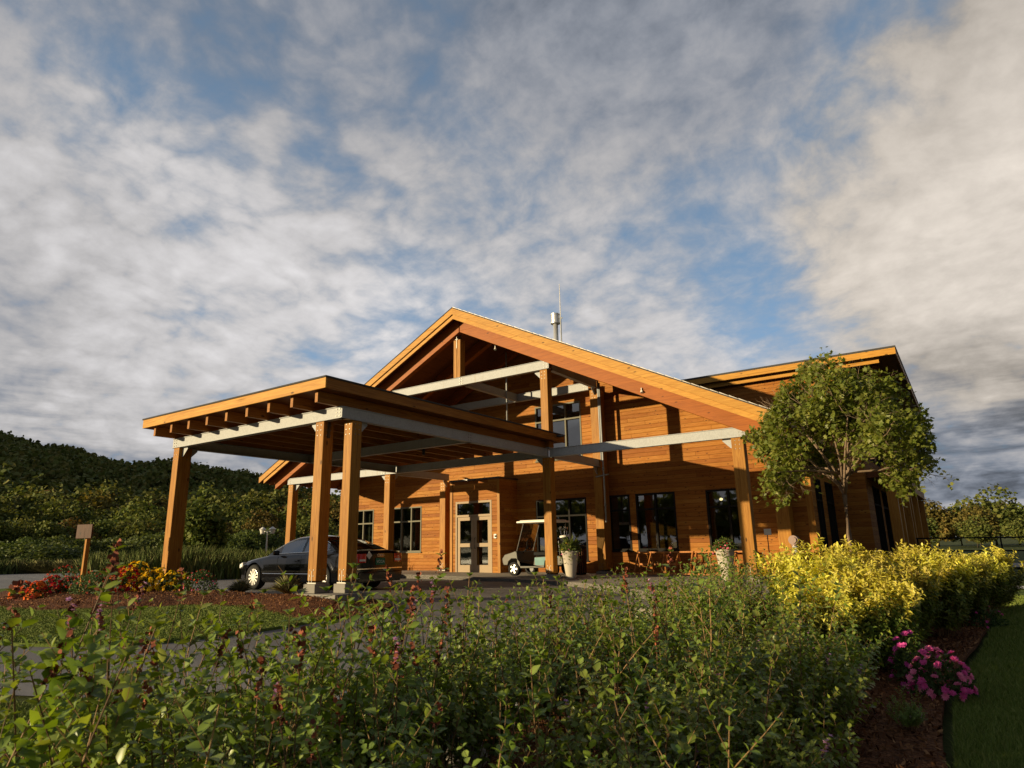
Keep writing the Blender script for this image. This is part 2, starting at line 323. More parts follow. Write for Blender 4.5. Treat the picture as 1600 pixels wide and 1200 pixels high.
class MB:
    def __init__(s): s.v = []; s.f = []
    def add(s, vs, fs):
        o = len(s.v); s.v += [tuple(p) for p in vs]; s.f += [tuple(i+o for i in f) for f in fs]; return s
    def box(s, x0, x1, y0, y1, z0, z1):
        return s.add([(x0, y0, z0), (x1, y0, z0), (x1, y1, z0), (x0, y1, z0), (x0, y0, z1), (x1, y0, z1), (x1, y1, z1), (x0, y1, z1)],
                     [(0, 3, 2, 1), (4, 5, 6, 7), (0, 1, 5, 4), (1, 2, 6, 5), (2, 3, 7, 6), (3, 0, 4, 7)])
    def obox(s, c, ax, ay, az):
        """box round centre c with half-axis vectors"""
        c, ax, ay, az = map(Vector, (c, ax, ay, az)); P = [c+ax*i+ay*j+az*k for k in (-1, 1) for i, j in ((-1, -1), (1, -1), (1, 1), (-1, 1))]
        return s.add(P, [(0, 3, 2, 1), (4, 5, 6, 7), (0, 1, 5, 4), (1, 2, 6, 5), (2, 3, 7, 6), (3, 0, 4, 7)])
    def bar(s, a, b, w, h, upv=(0, 0, 1)):
        a, b = Vector(a), Vector(b); d = (b-a); L = d.length/2; d.normalize(); sd = d.cross(Vector(upv)).normalized(); u = sd.cross(d)
        return s.obox((a+b)/2, d*L, sd*w/2, u*h/2)
    def cyl(s, a, b, r0, r1=None, n=12, cap=True):
        r1 = r0 if r1 is None else r1; a, b = Vector(a), Vector(b); d = (b-a).normalized(); q = d.to_track_quat('Z', 'Y')
        vs = []
        for c, r in ((a, r0), (b, r1)): vs += [c+q@Vector((r*math.cos(2*math.pi*i/n), r*math.sin(2*math.pi*i/n), 0)) for i in range(n)]
        fs = [(i, (i+1) % n, n+(i+1) % n, n+i) for i in range(n)]
        if cap: fs += [tuple(range(n-1, -1, -1)), tuple(range(n, 2*n))]
        return s.add(vs, fs)
    def tube(s, pts, rad, n=6):
        pts = [Vector(p) for p in pts]; rad = rad if hasattr(rad, '__len__') else [rad]*len(pts); vs = []
        for i, p in enumerate(pts):
            d = (pts[min(i+1, len(pts)-1)]-pts[max(i-1, 0)]).normalized(); q = d.to_track_quat('Z', 'Y')
            vs += [p+q@Vector((rad[i]*math.cos(2*math.pi*k/n), rad[i]*math.sin(2*math.pi*k/n), 0)) for k in range(n)]
        fs = [(i*n+k, i*n+(k+1) % n, (i+1)*n+(k+1) % n, (i+1)*n+k) for i in range(len(pts)-1) for k in range(n)]
        fs += [tuple(range(n-1, -1, -1)), tuple((len(pts)-1)*n+k for k in range(n))]
        return s.add(vs, fs)
    def lathe(s, prof, c, n=24, axis='z'):
        vs = []
        for r, h in prof:
            for k in range(n):
                a = 2*math.pi*k/n; x, y = r*math.cos(a), r*math.sin(a)
                vs.append({'z': (c[0]+x, c[1]+y, c[2]+h), 'y': (c[0]+x, c[1]+h, c[2]+y), 'x': (c[0]+h, c[1]+x, c[2]+y)}[axis])
        fs = [(i*n+k, i*n+(k+1) % n, (i+1)*n+(k+1) % n, (i+1)*n+k) for i in range(len(prof)-1) for k in range(n)]
        return s.add(vs, fs)
    def prism(s, poly, a, b, plane='xz'):
        """extrude a 2-D polygon between a and b along the missing axis"""
        def P(u, v, w): return {'xz': (u, w, v), 'xy': (u, v, w), 'yz': (w, u, v)}[plane]
        n = len(poly); vs = [P(u, v, a) for u, v in poly]+[P(u, v, b) for u, v in poly]
        return s.add(vs, [tuple(range(n-1, -1, -1)), tuple(range(n, 2*n))]+[(i, (i+1) % n, n+(i+1) % n, n+i) for i in range(n)])
    def build(s, name, m, parent=None, bevel=0, smooth=False, auto=None):
        me = bpy.data.meshes.new(name); off = parent_world(parent)
        me.from_pydata([(v[0]-off[0], v[1]-off[1], v[2]-off[2]) for v in s.v], [], s.f); me.validate(); 
        import bmesh
        bm = bmesh.new(); bm.from_mesh(me); bmesh.ops.recalc_face_normals(bm, faces=bm.faces); bm.to_mesh(me); bm.free()
        return finish(me, name, m, parent, bevel, smooth, auto)
def parent_world(p):
    o = Vector((0, 0, 0))
    while p is not None: o = o+p.location; p = p.parent
    return o
def finish(me, name, m, parent, bevel=0, smooth=False, auto=None):
    me.materials.append(m); o = bpy.data.objects.new(name, me); COL.objects.link(o)
    if parent is not None: o.parent = parent
    if smooth or auto:
        me.polygons.foreach_set('use_smooth', [True]*len(me.polygons))
        if auto:
            e = o.modifiers.new('edge', 'EDGE_SPLIT'); e.split_angle = R(auto)
    if bevel:
        b = o.modifiers.new('bevel', 'BEVEL'); b.width = bevel; b.segments = 2; b.limit_method = 'ANGLE'
    return o
def npmesh(name, V, F, m, parent=None, smooth=False, tri=None):
    """V (n,3); F (k,c) faces of one size, or list of such arrays"""
    Fs = F if isinstance(F, list) else [F]; off = parent_world(parent); V = np.asarray(V, np.float32)-np.array(off, np.float32)
    me = bpy.data.meshes.new(name); me.vertices.add(len(V)); me.vertices.foreach_set('co', V.ravel())
    loops = np.concatenate([f.ravel() for f in Fs]).astype(np.int32); tot = np.concatenate([np.full(len(f), f.shape[1]) for f in Fs]).astype(np.int32)
    me.loops.add(len(loops)); me.loops.foreach_set('vertex_index', loops); me.polygons.add(len(tot))
    st = np.concatenate([[0], np.cumsum(tot)[:-1]]).astype(np.int32); me.polygons.foreach_set('loop_start', st); me.polygons.foreach_set('loop_total', tot)
    if smooth: me.polygons.foreach_set('use_smooth', np.ones(len(tot), bool))
    me.update(); me.validate(); return finish(me, name, m, parent)
def thing(name, label, cat, loc=(0, 0, 0), group=None):
    o = bpy.data.objects.new(name, None); COL.objects.link(o); o.location = loc; o.empty_display_size = .2
    return tag(o, label, cat, group)
def tag(o, label=None, cat=None, group=None, kind=None):
    for k, v in (('label', label), ('category', cat), ('group', group), ('kind', kind)):
        if v: o[k] = v
    return o
def struct(o): o['kind'] = 'structure'; return o
def dup(root, loc, rz=0, sc=None, label=None, group=None):
    r = root.copy(); COL.objects.link(r); r.location = loc; r.rotation_euler = (0, 0, rz)
    if sc: r.scale = (sc, sc, sc) if not hasattr(sc, '__len__') else sc
    if label: r['label'] = label
    if group: r['group'] = group
    for ch in list(root.children):
        c = ch.copy(); COL.objects.link(c); c.parent = r
        for g in list(ch.children):
            d = g.copy(); COL.objects.link(d); d.parent = c
    return r
def clip(poly, a, b, c):
    """keep the side a*x+b*y<=c"""
    out = []
    for i in range(len(poly)):
        p, q = poly[i], poly[(i+1) % len(poly)]; dp = a*p[0]+b*p[1]-c; dq = a*q[0]+b*q[1]-c
        if dp <= 0: out.append(p)
        if dp*dq < 0: t = dp/(dp-dq); out.append((p[0]+t*(q[0]-p[0]), p[1]+t*(q[1]-p[1])))
    return out
def rand_rot(n, tilt=math.pi, g=rng):
    """n random rotation matrices"""
    q = g.normal(size=(n, 4)); q /= np.linalg.norm(q, axis=1)[:, None]; a, b, c, d = q.T
    return np.stack([np.stack([1-2*(c*c+d*d), 2*(b*c-a*d), 2*(b*d+a*c)], 1), np.stack([2*(b*c+a*d), 1-2*(b*b+d*d), 2*(c*d-a*b)], 1), np.stack([2*(b*d-a*c), 2*(c*d+a*b), 1-2*(b*b+c*c)], 1)], 1)
def frames(dirs, ups):
    """rotation matrices with x along dirs and z near ups"""
    x = dirs/np.linalg.norm(dirs, axis=1)[:, None]; y = np.cross(ups, x); y /= (np.linalg.norm(y, axis=1)[:, None]+1e-9); z = np.cross(x, y)
    return np.stack([x, y, z], 2)
LEAF_V = np.array([(0, 0, 0), (.30, .0, -.02), (.62, 0, .0), (1, 0, -.10), (.10, .12, .03), (.36, .33, .10), (.70, .27, .06), (.10, -.12, .03), (.36, -.33, .10), (.70, -.27, .06)], np.float32)
LEAF_Q = np.array([(0, 1, 5, 4), (1, 2, 6, 5), (0, 7, 8, 1), (1, 8, 9, 2)]); LEAF_T = np.array([(2, 3, 6), (2, 9, 3)])
NARROW_V = LEAF_V*np.array([1, .62, 1], np.float32)
SIMPLE_V = np.array([(0, 0, 0), (.45, .34, .08), (1, 0, -.05), (.45, -.34, .08)], np.float32); SIMPLE_F = np.array([(0, 3, 2, 1)])
CARD_V = np.array([(-.5, -.28, 0), (.1, -.5, .12), (.5, .1, -.05), (-.05, .5, .10), (-.45, .25, 0)], np.float32); CARD_F = np.array([(0, 1, 2, 3, 4)])
def scatter(tv, tfs, pos, rot, size):
    n = len(pos); k = len(tv); V = np.einsum('nij,kj->nki', rot, tv)*np.asarray(size).reshape(n, 1, -1)+pos[:, None, :]
    return V.reshape(-1, 3), [(f[None, :, :]+(np.arange(n)*k)[:, None, None]).reshape(-1, f.shape[1]) for f in tfs]
def leaves(name, m, pos, rot, size, parent=None, kind='leaf'):
    tv, tf = {'leaf': (LEAF_V, [LEAF_Q, LEAF_T]), 'narrow': (NARROW_V, [LEAF_Q, LEAF_T]), 'simple': (SIMPLE_V, [SIMPLE_F]), 'card': (CARD_V, [CARD_F])}[kind]
    V, F = scatter(tv, tf, pos, rot, size); return npmesh(name, V, F, m, parent, smooth=(kind in ('leaf', 'narrow')))
def sstep(x, a, b): t = np.clip((x-a)/(b-a), 0, 1); return t*t*(3-2*t)
def zA(x, y): return -1.06-.13*sstep(np.asarray(x, float), -12, -6)
def zP(x): return -.93-.10*sstep(np.asarray(x, float), -18, -6)
def inpoly(px, py, poly):
    poly = np.asarray(poly); ins = np.zeros(len(px), bool); j = len(poly)-1
    for i in range(len(poly)):
        xi, yi = poly[i]; xj, yj = poly[j]; c = ((yi > py) != (yj > py)) & (px < (xj-xi)*(py-yi)/(yj-yi+1e-12)+xi); ins ^= c; j = i
    return ins
def smoothpoly(P, it=2):
    P = [Vector((p[0], p[1])) for p in P]
    for _ in range(it): P = [q for i in range(len(P)) for q in (P[i]*.75+P[(i+1) % len(P)]*.25, P[i]*.25+P[(i+1) % len(P)]*.75)]
    return [(p.x, p.y) for p in P]
# ================================================================== ground
import bmesh
def sheet(name, poly, zf, m, thick=0, cuts=((0, -60, 4, 1.0),), kind='structure', parent=None):
    """a flat polygon cut into strips and draped over a height function; thick > 0 gives it sides going down"""
    bm = bmesh.new(); f = bm.faces.new([bm.verts.new((x, y, 0)) for x, y in poly])
    for ax, a, b, st in cuts:
        for c in np.arange(a, b, st):
            bmesh.ops.bisect_plane(bm, geom=bm.verts[:]+bm.edges[:]+bm.faces[:], plane_co=((c, 0, 0) if ax == 0 else (0, c, 0)), plane_no=((1, 0, 0) if ax == 0 else (0, 1, 0)))
    bmesh.ops.triangulate(bm, faces=bm.faces[:])
    if thick:
        be = [e for e in bm.edges if e.is_boundary]; r = bmesh.ops.extrude_edge_only(bm, edges=be)
        low = [v for v in r['geom'] if isinstance(v, bmesh.types.BMVert)]
        lowset = set(low)
    for v in bm.verts:
        z = float(zf(v.co.x, v.co.y)); v.co.z = z-(thick if thick and v in lowset else 0)
    bmesh.ops.recalc_face_normals(bm, faces=bm.faces)
    me = bpy.data.meshes.new(name); bm.to_mesh(me); bm.free()
    up_ = sum(p.normal.z*p.area for p in me.polygons)
    if up_ < 0: me.flip_normals()
    o = finish(me, name, m, parent)
    if kind: o['kind'] = kind
    return o
# one ground sheet out to the horizon
g = np.concatenate([-np.geomspace(3500, 30, 12), np.arange(-28, 30, 2.0), np.geomspace(30, 3500, 12)])
GX, GY = np.meshgrid(g, g); GZ = zA(GX, GY)-.035
n = len(g); ii = np.arange(n*n).reshape(n, n)
npmesh('ground', np.stack([GX, GY, GZ], 2).reshape(-1, 3), np.stack([ii[:-1, :-1], ii[:-1, 1:], ii[1:, 1:], ii[1:, :-1]], 2).reshape(-1, 4), M['field'])
struct(bpy.data.objects['ground'])
plaza_edge = [(-27, 18.3), (-17, 18.0), (-12, 17.2), (-9.1, 16.4), (-7.6, 15.5), (-6.3, 14.2), (-5.3, 12.9), (-4.9, 11.4), (-4.75, 10.4)]
road = [(-75, 3), (-30, -3), (-12, 1.0), (-7.3, 2.5), (-6.4, 2.9), (-6.0, 3.2), (-5.5, 3.85), (-5.1, 4.6), (-4.95, 5.5), (-4.9, 8.0), (-4.85, 10.4)]+[(x-.02, y+.35) for x, y in reversed(plaza_edge)]+[(-40, 19.0), (-75, 24)]
sheet('driveway', road, lambda x, y: zA(x, y)-.004, M['asphalt'], cuts=((0, -30, -4, 1.0),))
plaza = plaza_edge+[(-4.3, 10.35), (-3.6, 10.4), (-3.3, 13.0), (-3.05, 17.0), (-3.0, 26), (-27, 26)]
sheet('plaza', plaza, lambda x, y: zP(x), M['plaza'], thick=.28, cuts=((0, -26, -3, 1.0),))
sheet('kerb', [(x, y) for x, y in plaza_edge]+[(x+.03, y+.17) if x > -9 else (x, y+.17) for x, y in reversed(plaza_edge)], lambda x, y: zP(x)+.006, M['concrete'], thick=.2, cuts=((0, -26, -4.8, 1.0),))
# pale path along the shrub bed
wk = smoothpoly([(-4.35, 3.25), (-3.4, 2.9), (-2.9, 3.3), (-2.95, 6), (-3.0, 10.6), (-4.3, 10.6), (-4.25, 6), (-4.3, 4)], 2)
sheet('path', wk, lambda x, y: zA(x, y)+.03, M['walk'], thick=.12, cuts=((0, -5, -2.5, .7),))
# island of lawn in the drive
isl = smoothpoly([(-26.5, 8.3), (-26, 6), (-20, 3.6), (-14, 2.7), (-10.6, 3.3), (-8.9, 4.2), (-8.6, 5.8), (-8.95, 7.6), (-9.3, 9.3), (-10, 10.2), (-14, 10.35), (-20, 10.3), (-25, 10.0)], 2)
sheet('lawn', isl, lambda x, y: zA(x, y)+.035, M['lawn'], thick=.1, cuts=((0, -26, -8, 1.0),))
lr = [(-.45, 1.0), (-.25, 4), (-.3, 6), (-.1, 9), (.12, 12), (.24, 16), (.2, 21.4), (14, 21.4), (14, 1)]
sheet('side_lawn', lr, lambda x, y: zA(x, y)+.02, M['lawn'], cuts=((0, 0, 14, 3.0),))
sheet('side_path', [(.0, 19.3), (14, 18.2), (14, 19.4), (.0, 20.3)], lambda x, y: zA(x, y)+.045, M['walk'], cuts=((0, 0, 14, 3.0),))
sheet('back_lane', [(-2, 33), (60, 27), (60, 31), (-2, 38)], lambda x, y: zA(x, y)+.045, M['plaza'], cuts=((0, 0, 60, 9.0),))
sheet('far_kerb', [(-75, 24.4), (-40, 19.35), (-27, 18.6), (-27, 20.4), (-40, 21.6), (-75, 28)], lambda x, y: zA(x, y)+.05, M['plaza'], cuts=((0, -70, -27, 5.0),))
# mulch bed in the island: a low mound
mb = smoothpoly([(-25.4, 8.9), (-22, 7.0), (-17.3, 5.6), (-15, 5.6), (-14, 6), (-13.35, 6.6), (-13.0, 7.5), (-12.2, 7.8), (-11.2, 7.6), (-10, 7.3), (-9.0, 7.3), (-8.85, 8.4), (-9.7, 10.15), (-14, 10.25), (-20, 10.2), (-24.5, 9.9)], 2)
mbp = np.array(mb)
def edge_dist(x, y, P=mbp):
    a = P; b = np.roll(P, -1, 0); d = b-a; t = np.clip(((x-a[:, 0])*d[:, 0]+(y-a[:, 1])*d[:, 1])/(d**2).sum(1), 0, 1)
    return float(np.min(np.hypot(x-a[:, 0]-t*d[:, 0], y-a[:, 1]-t*d[:, 1])))
def zM(x, y): return float(zA(x, y))+.04+.14*float(sstep(edge_dist(x, y), 0, 1.5))+.02*math.sin(x*2.3)*math.cos(y*3.1)
sheet('planting_bed', mb, zM, M['mulch'], thick=.02, cuts=((0, -25, -9, .5), (1, 6, 10, .5)))
# mulch bed under the shrubs beside the photographer
bedR = smoothpoly([(-4.8, -1.5), (-6.0, .6), (-5.2, 1.6), (-4.2, 2.3), (-3.2, 2.6), (-2.75, 3.3), (-2.8, 6), (-2.85, 10), (-3.2, 13), (-3.0, 17), (-.9, 17), (.05, 14), (.02, 11.5), (-.15, 9), (-.35, 6.7), (-.35, 5), (-.22, 3.6), (-.2, 1), (-.3, -1.5)], 1)
def zB(x, y): return float(zA(x, y))+.055+.02*math.sin(x*3.1+y)*math.cos(y*2.3)
sheet('shrub_bed', bedR, zB, M['mulch'], thick=.03, cuts=((0, -5, 0, .4), (1, -1, 17, .5)))
def chips(name, poly, zf, box, n, label, seed):
    g = np.random.default_rng(seed); x = g.uniform(box[0], box[1], n); y = g.uniform(box[2], box[3], n); k = inpoly(x, y, poly); x, y = x[k], y[k]
    z = np.array([zf(a, b) for a, b in zip(x, y)])+.012; n = len(x)
    rot = rand_rot(n, g=g); rot = rot*np.array([1, 1, 1]); V = CARD_V*np.array([1, .38, .6])
    VV, F = scatter(V.astype(np.float32), [CARD_F], np.stack([x, y, z], 1), rot, g.uniform(.018, .05, n))
    tag(npmesh(name, VV, F, M['chips']), label, 'bark mulch', kind='stuff')
chips('bark_mulch', mb, zM, (-20, -8.8, 5.4, 10.3), 15000, 'loose reddish bark chips covering the flower island', 3)
chips('bark_mulch', bedR, zB, (-1.8, .2, 2.5, 12), 12000, 'loose reddish bark chips between the hedge and the side lawn', 4)
def grass(name, poly, box, dens, zf, h, label, seed, wid=.0017, near=None):
    g = np.random.default_rng(seed); n = int((box[1]-box[0])*(box[3]-box[2])*dens); x = g.uniform(box[0], box[1], n); y = g.uniform(box[2], box[3], n)
    k = inpoly(x, y, poly)
    d = np.hypot(x, y); k &= g.random(n) < np.clip((6.0/np.maximum(d, 1))**1.3, .05, 1)
    x, y = x[k], y[k]; n = len(x); d = np.hypot(x, y); z = zf(x, y)
    hh = h*g.uniform(.6, 1.35, n)*(1+.25*np.sin(x*3+y*2)); a = g.uniform(0, 2*np.pi, n); ln = g.normal(0, .45, (n, 2))*hh[:, None]
    ww = wid*g.uniform(.7, 1.4, n)*np.maximum(1, d/5.0); dxy = np.stack([np.cos(a), np.sin(a)], 1)*ww[:, None]
    b = np.stack([x, y], 1); V = np.zeros((n, 5, 3), np.float32)
    V[:, 0, :2] = b-dxy; V[:, 1, :2] = b+dxy; V[:, 2, :2] = b+dxy*.8+ln*.4; V[:, 3, :2] = b-dxy*.8+ln*.4; V[:, 4, :2] = b+ln
    V[:, 0, 2] = V[:, 1, 2] = z-.01; V[:, 2, 2] = V[:, 3, 2] = z+hh*.6; V[:, 4, 2] = z+hh
    i = (np.arange(n)*5)[:, None]
    tag(npmesh(name, V.reshape(-1, 3), [i+np.array([[0, 1, 2, 3]]), i+np.array([[3, 2, 4]])], M['blade']), label, 'grass', kind='stuff')
notbed = None
grass('grass', isl, (-17, -8.5, 3, 8), 9000, lambda x, y: zA(x, y)+.03, .022, 'short mown grass on the island in the drive', 5)
grass('grass', lr, (-.5, 5.5, 2.2, 17), 9000, lambda x, y: zA(x, y)+.02, .045, 'mown grass right of the shrub bed', 6)
grass('grass', [(-7.2, 2.2), (-5.9, 3.05), (-5.4, 3.8), (-5.05, 4.6), (-4.9, 6), (-4.85, 10.3), (-4.3, 10.3), (-4.2, 5), (-4.4, 3.2), (-5.2, 1.8), (-6.2, 1.2), (-8, 1)], (-8, -4.2, 1, 10.3), 6000, lambda x, y: zA(x, y)-.03, .06, 'grass verge between the drive and the shrubs', 8)
# ================================================================== the lodge
YW, YB, YP, YG, XA, ZAP, SL = 21.5, 20.3, 17.5, 17.0, -14.17, 8.39, .493
def zroof(x): return ZAP-SL*abs(x-XA)
lodge = thing('timber_lodge', 'big orange cedar clad lodge with a wide open timber gable and glazed doors', 'building', (-14.35, 21.5, -.95))
def wall(name, lo, hi, z0, ztop, holes, axis, pos, thick=.16, m=None, parent=lodge, gable=False):
    """a wall in the plane axis=pos with real openings"""
    us = sorted({lo, hi}|{h[0] for h in holes}|{h[1] for h in holes}); zs = sorted({z0, ztop}|{h[2] for h in holes}|{h[3] for h in holes}); mb_ = MB()
    def P(u, z, d): return (u, pos+d, z) if axis == 'y' else (pos+d, u, z)
    for a, b in zip(us, us[1:]):
        for c, d in zip(zs, zs[1:]):
            if any(h[0] <= (a+b)/2 <= h[1] and h[2] <= (c+d)/2 <= h[3] for h in holes): continue
            poly = [(a, c), (b, c), (b, d), (a, d)]
            if gable: poly = clip(poly, SL, 1, ZAP-.30+SL*XA); poly = clip(poly, -SL, 1, ZAP-.30-SL*XA) if poly else poly
            if len(poly) >= 3: mb_.add([P(u, z, 0) for u, z in poly], [tuple(range(len(poly)))])
    for h in holes:   # reveals
        q = [(h[0], h[2]), (h[1], h[2]), (h[1], h[3]), (h[0], h[3])]
        for i in range(4):
            p, r = q[i], q[(i+1) % 4]; mb_.add([P(*p, 0), P(*r, 0), P(*r, thick), P(*p, thick)], [(0, 1, 2, 3)])
    me = bpy.data.meshes.new(name); off = parent_world(parent); me.from_pydata([tuple(Vector(v)-off) for v in mb_.v], [], mb_.f)
    return finish(me, name, m or M['siding'], parent)
def window(x0, x1, z0, z1, y, cols=2, transom=.45, fm=None, axis='y', parent=lodge, label=None, rec=.05, fw_=.055, name='window', sgn=1):
    """window with outer frame, mullions and a transom bar; the pane is set back"""
    fm = fm or M['frame']; f = MB(); P = (lambda u0, u1, d0, d1, a, b: f.box(u0, u1, y+sgn*d0 if sgn > 0 else y+sgn*d1, y+sgn*d1 if sgn > 0 else y+sgn*d0, a, b)) if axis == 'y' else (lambda u0, u1, d0, d1, a, b: f.box(y-d1, y-d0, u0, u1, a, b))
    a, b = rec-.065, rec+.05
    P(x0, x1, a, b, z0, z0+fw_); P(x0, x1, a, b, z1-fw_, z1); P(x0, x0+fw_, a, b, z0+fw_, z1-fw_); P(x1-fw_, x1, a, b, z0+fw_, z1-fw_)
    zt = z1-transom*(z1-z0)*.78 if transom else z1-fw_
    for i in range(1, cols):
        u = x0+(x1-x0)*i/cols; P(u-fw_*.5, u+fw_*.5, a, b, z0+fw_, zt-.03); P(u-fw_*.5, u+fw_*.5, a, b, zt+.03, z1-fw_) if transom else None
    if transom: P(x0+fw_, x1-fw_, a, b, zt-.03, zt+.03)
    fo = f.build(name, fm, parent)
    if label: fo['label'] = label
    g_ = MB(); d = rec+.012
    if axis == 'y': g_.add([(x0+.02, y+sgn*d, z0+.02), (x1-.02, y+sgn*d, z0+.02), (x1-.02, y+sgn*d, z1-.02), (x0+.02, y+sgn*d, z1-.02)], [(0, 1, 2, 3)])
    else: g_.add([(y-d, x0+.02, z0+.02), (y-d, x1-.02, z0+.02), (y-d, x1-.02, z1-.02), (y-d, x0+.02, z1-.02)], [(0, 1, 2, 3)])
    gl = g_.build('pane', M['glass'], fo)
    s_ = MB()
    if axis == 'y': s_.box(x0-.03, x1+.03, y-.06, y-.003, z0-.045, z0-.002); s_.build('sill', fm, fo)
    return fo
# openings measured on the front wall
WL = [(-23.9, -22.55, -.16, 1.77, 2), (-21.4, -19.6, -.16, 1.77, 3)]
WR = [(-13.69, -11.5, -.55, 1.70, 3), (-10.6, -9.77, -.22, 1.70, 1), (-9.54, -8.1, -.22, 1.70, 2), (-7.04, -5.6, -.30, 1.68, 2)]
WU = [(-13.62, -11.56, 3.2, 5.36, 3)]
holes = [w_[:4] for w_ in WL+WR+WU]
wall('front_wall', -24.80, -3.8, -1.1, ZAP, holes, 'y', YW, gable=True)
for w_ in WL: window(*w_[:4], YW, w_[4], .42)
for w_ in WR: window(*w_[:4], YW, w_[4], .36, M['framed'], fw_=.06)
for w_ in WU: window(*w_[:4], YW, w_[4], .38)
wall('side_wall', YW, 26.0, -1.1, 3.1, [(22.1, 23.1, -1.0, 1.9), (23.9, 25.3, -1.0, 1.9)], 'x', -3.8, thick=-.16)
for a, b in ((22.1, 23.1), (23.9, 25.3)): window(a, b, -1.0, 1.9, -3.8, 2, .3, M['framed'], axis='x')
wall('side_wall', YW, 44.0, -1.1, 3.1, [], 'x', -24.80)
wall('back_wall', -24.80, -3.8, -1.1, ZAP, [], 'y', 44.0, gable=True)
# corner boards and a boarded pier at the left corner
for x in (-24.84, -3.98): b = MB(); b.box(x, x+.19, YW-.03, YW-.002, -1.05, 3.0); b.build('corner_board', M['post'], lodge)
# dark rooms behind the glass, with curtains and a few lamps glimpsed inside
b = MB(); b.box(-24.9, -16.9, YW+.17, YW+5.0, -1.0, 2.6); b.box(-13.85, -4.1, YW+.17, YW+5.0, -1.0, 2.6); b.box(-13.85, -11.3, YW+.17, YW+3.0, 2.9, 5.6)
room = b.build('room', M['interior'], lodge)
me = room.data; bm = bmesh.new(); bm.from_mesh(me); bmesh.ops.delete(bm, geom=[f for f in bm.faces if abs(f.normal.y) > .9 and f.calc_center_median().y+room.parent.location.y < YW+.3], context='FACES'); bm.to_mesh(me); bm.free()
for x in (-23.4, -22.8, -21.2, -20.5, -20.05, -19.8): b = MB(); b.box(x, x+.10, YW+.5, YW+.54, -.1, 1.6); b.build('curtain', M['curtain'], lodge)
m_, t_, o_ = mat('lamp_glow'); e_ = t_.n.new('ShaderNodeEmission'); e_.inputs[0].default_value = (1, .72, .35, 1); e_.inputs[1].default_value = 5.0; t_.l.new(e_.outputs[0], o_.inputs[0]); M['glow'] = m_
for x in (-6.85, -6.0): b = MB(); b.lathe([(0, -.05), (.05, -.03), (.06, .02), (.0, .05)], (x, YW+1.0, 1.42), 12); b.build('room_lamp', M['glow'], lodge)
for x, w_ in ((-12.9, .5), (-9.1, 1.0), (-6.6, .9)): b = MB(); b.box(x, x+w_, YW+.6, YW+1.1, -1.0, -.25); b.build('room_table', M['soffit'], lodge)
# door box
b = MB(); ztb = 2.53
DB = (-16.95, -14.56)
wall('porch_front', DB[0], DB[1], -1.05, ztb, [(-16.7, -14.93, -.95, 1.74)], 'y', YB, thick=.12)
wall('porch_side', YB, YW, -1.05, ztb, [], 'x', DB[1]); wall('porch_side', YB, YW, -1.05, ztb, [], 'x', DB[0])
b = MB(); b.box(DB[0]-.05, DB[1]+.05, YB-.06, YW, ztb, ztb+.07); b.build('porch_roof', M['steel'], lodge)
for x in (DB[0]-.02, DB[1]-.10): b = MB(); b.box(x, x+.12, YB-.03, YB-.002, -.95, ztb-.02); b.build('corner_board', M['post'], lodge)
dz0, dz1 = -.95, 1.14
tr = MB(); y0 = YB+.02
for a, c, z0, z1 in ((-16.7, -14.93, 1.14, 1.22), (-16.7, -14.93, 1.66, 1.74), (-16.7, -16.62, 1.22, 1.66), (-15.01, -14.93, 1.22, 1.66)): tr.box(a, c, y0-.03, y0+.07, z0, z1)
tr.box(-16.7, -16.63, y0-.03, y0+.07, -.95, 1.14); tr.box(-15.0, -14.93, y0-.03, y0+.07, -.95, 1.14)
tro = tr.build('door_frame', M['doorp'], lodge)
b = MB(); b.add([(-16.63, y0+.03, 1.21), (-15.0, y0+.03, 1.21), (-15.0, y0+.03, 1.67), (-16.63, y0+.03, 1.67)], [(0, 1, 2, 3)]); b.build('transom_pane', M['glass'], tro)
for xa, xb, hx in ((-16.62, -15.82, -15.9), (-15.81, -15.01, -15.73)):
    d_ = MB(); st = .13
    for a, c, z0, z1 in ((xa, xb, dz0, dz0+.28), (xa, xb, 1.0, 1.13), (xa, xb, .0, .14), (xa, xa+st, dz0+.28, 1.0), (xb-st, xb, dz0+.28, 1.0)):
        if z0 == .0: a += st; c -= st
        d_.box(a, c, y0, y0+.05, z0, z1)
    do = d_.build('door', M['doorp'], lodge, bevel=.004)
    b = MB(); b.add([(xa+st-.01, y0+.025, dz0+.27), (xb-st+.01, y0+.025, dz0+.27), (xb-st+.01, y0+.025, 1.01), (xa+st-.01, y0+.025, 1.01)], [(0, 1, 2, 3)]); b.build('pane', M['glass'], do)
    b = MB(); b.tube([(hx, y0-.002, -.06), (hx, y0-.06, -.06), (hx, y0-.06, .34), (hx, y0-.002, .34)], .013, 8); b.build('handle', M['steel'], do)
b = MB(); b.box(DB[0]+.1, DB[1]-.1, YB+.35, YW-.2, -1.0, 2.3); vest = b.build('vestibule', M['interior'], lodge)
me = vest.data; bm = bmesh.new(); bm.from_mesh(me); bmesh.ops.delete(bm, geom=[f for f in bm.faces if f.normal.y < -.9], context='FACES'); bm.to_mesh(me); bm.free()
for x, w_ in ((-16.5, .16), (-16.1, .08), (-15.45, .05)): b = MB(); b.box(x, x+w_, YB+.6, YB+.64, -.9, 1.1); b.build('inner_post', M['post'], vest)
b = MB(); b.box(-14.82, -14.70, YB-.04, YB-.002, .30, .46); kp = b.build('card_reader', M['white'], lodge, bevel=.006)
b = MB(); b.cyl((-14.745, YB-.055, .38), (-14.745, YB-.038, .38), .035); b.build('lens', M['black'], kp)
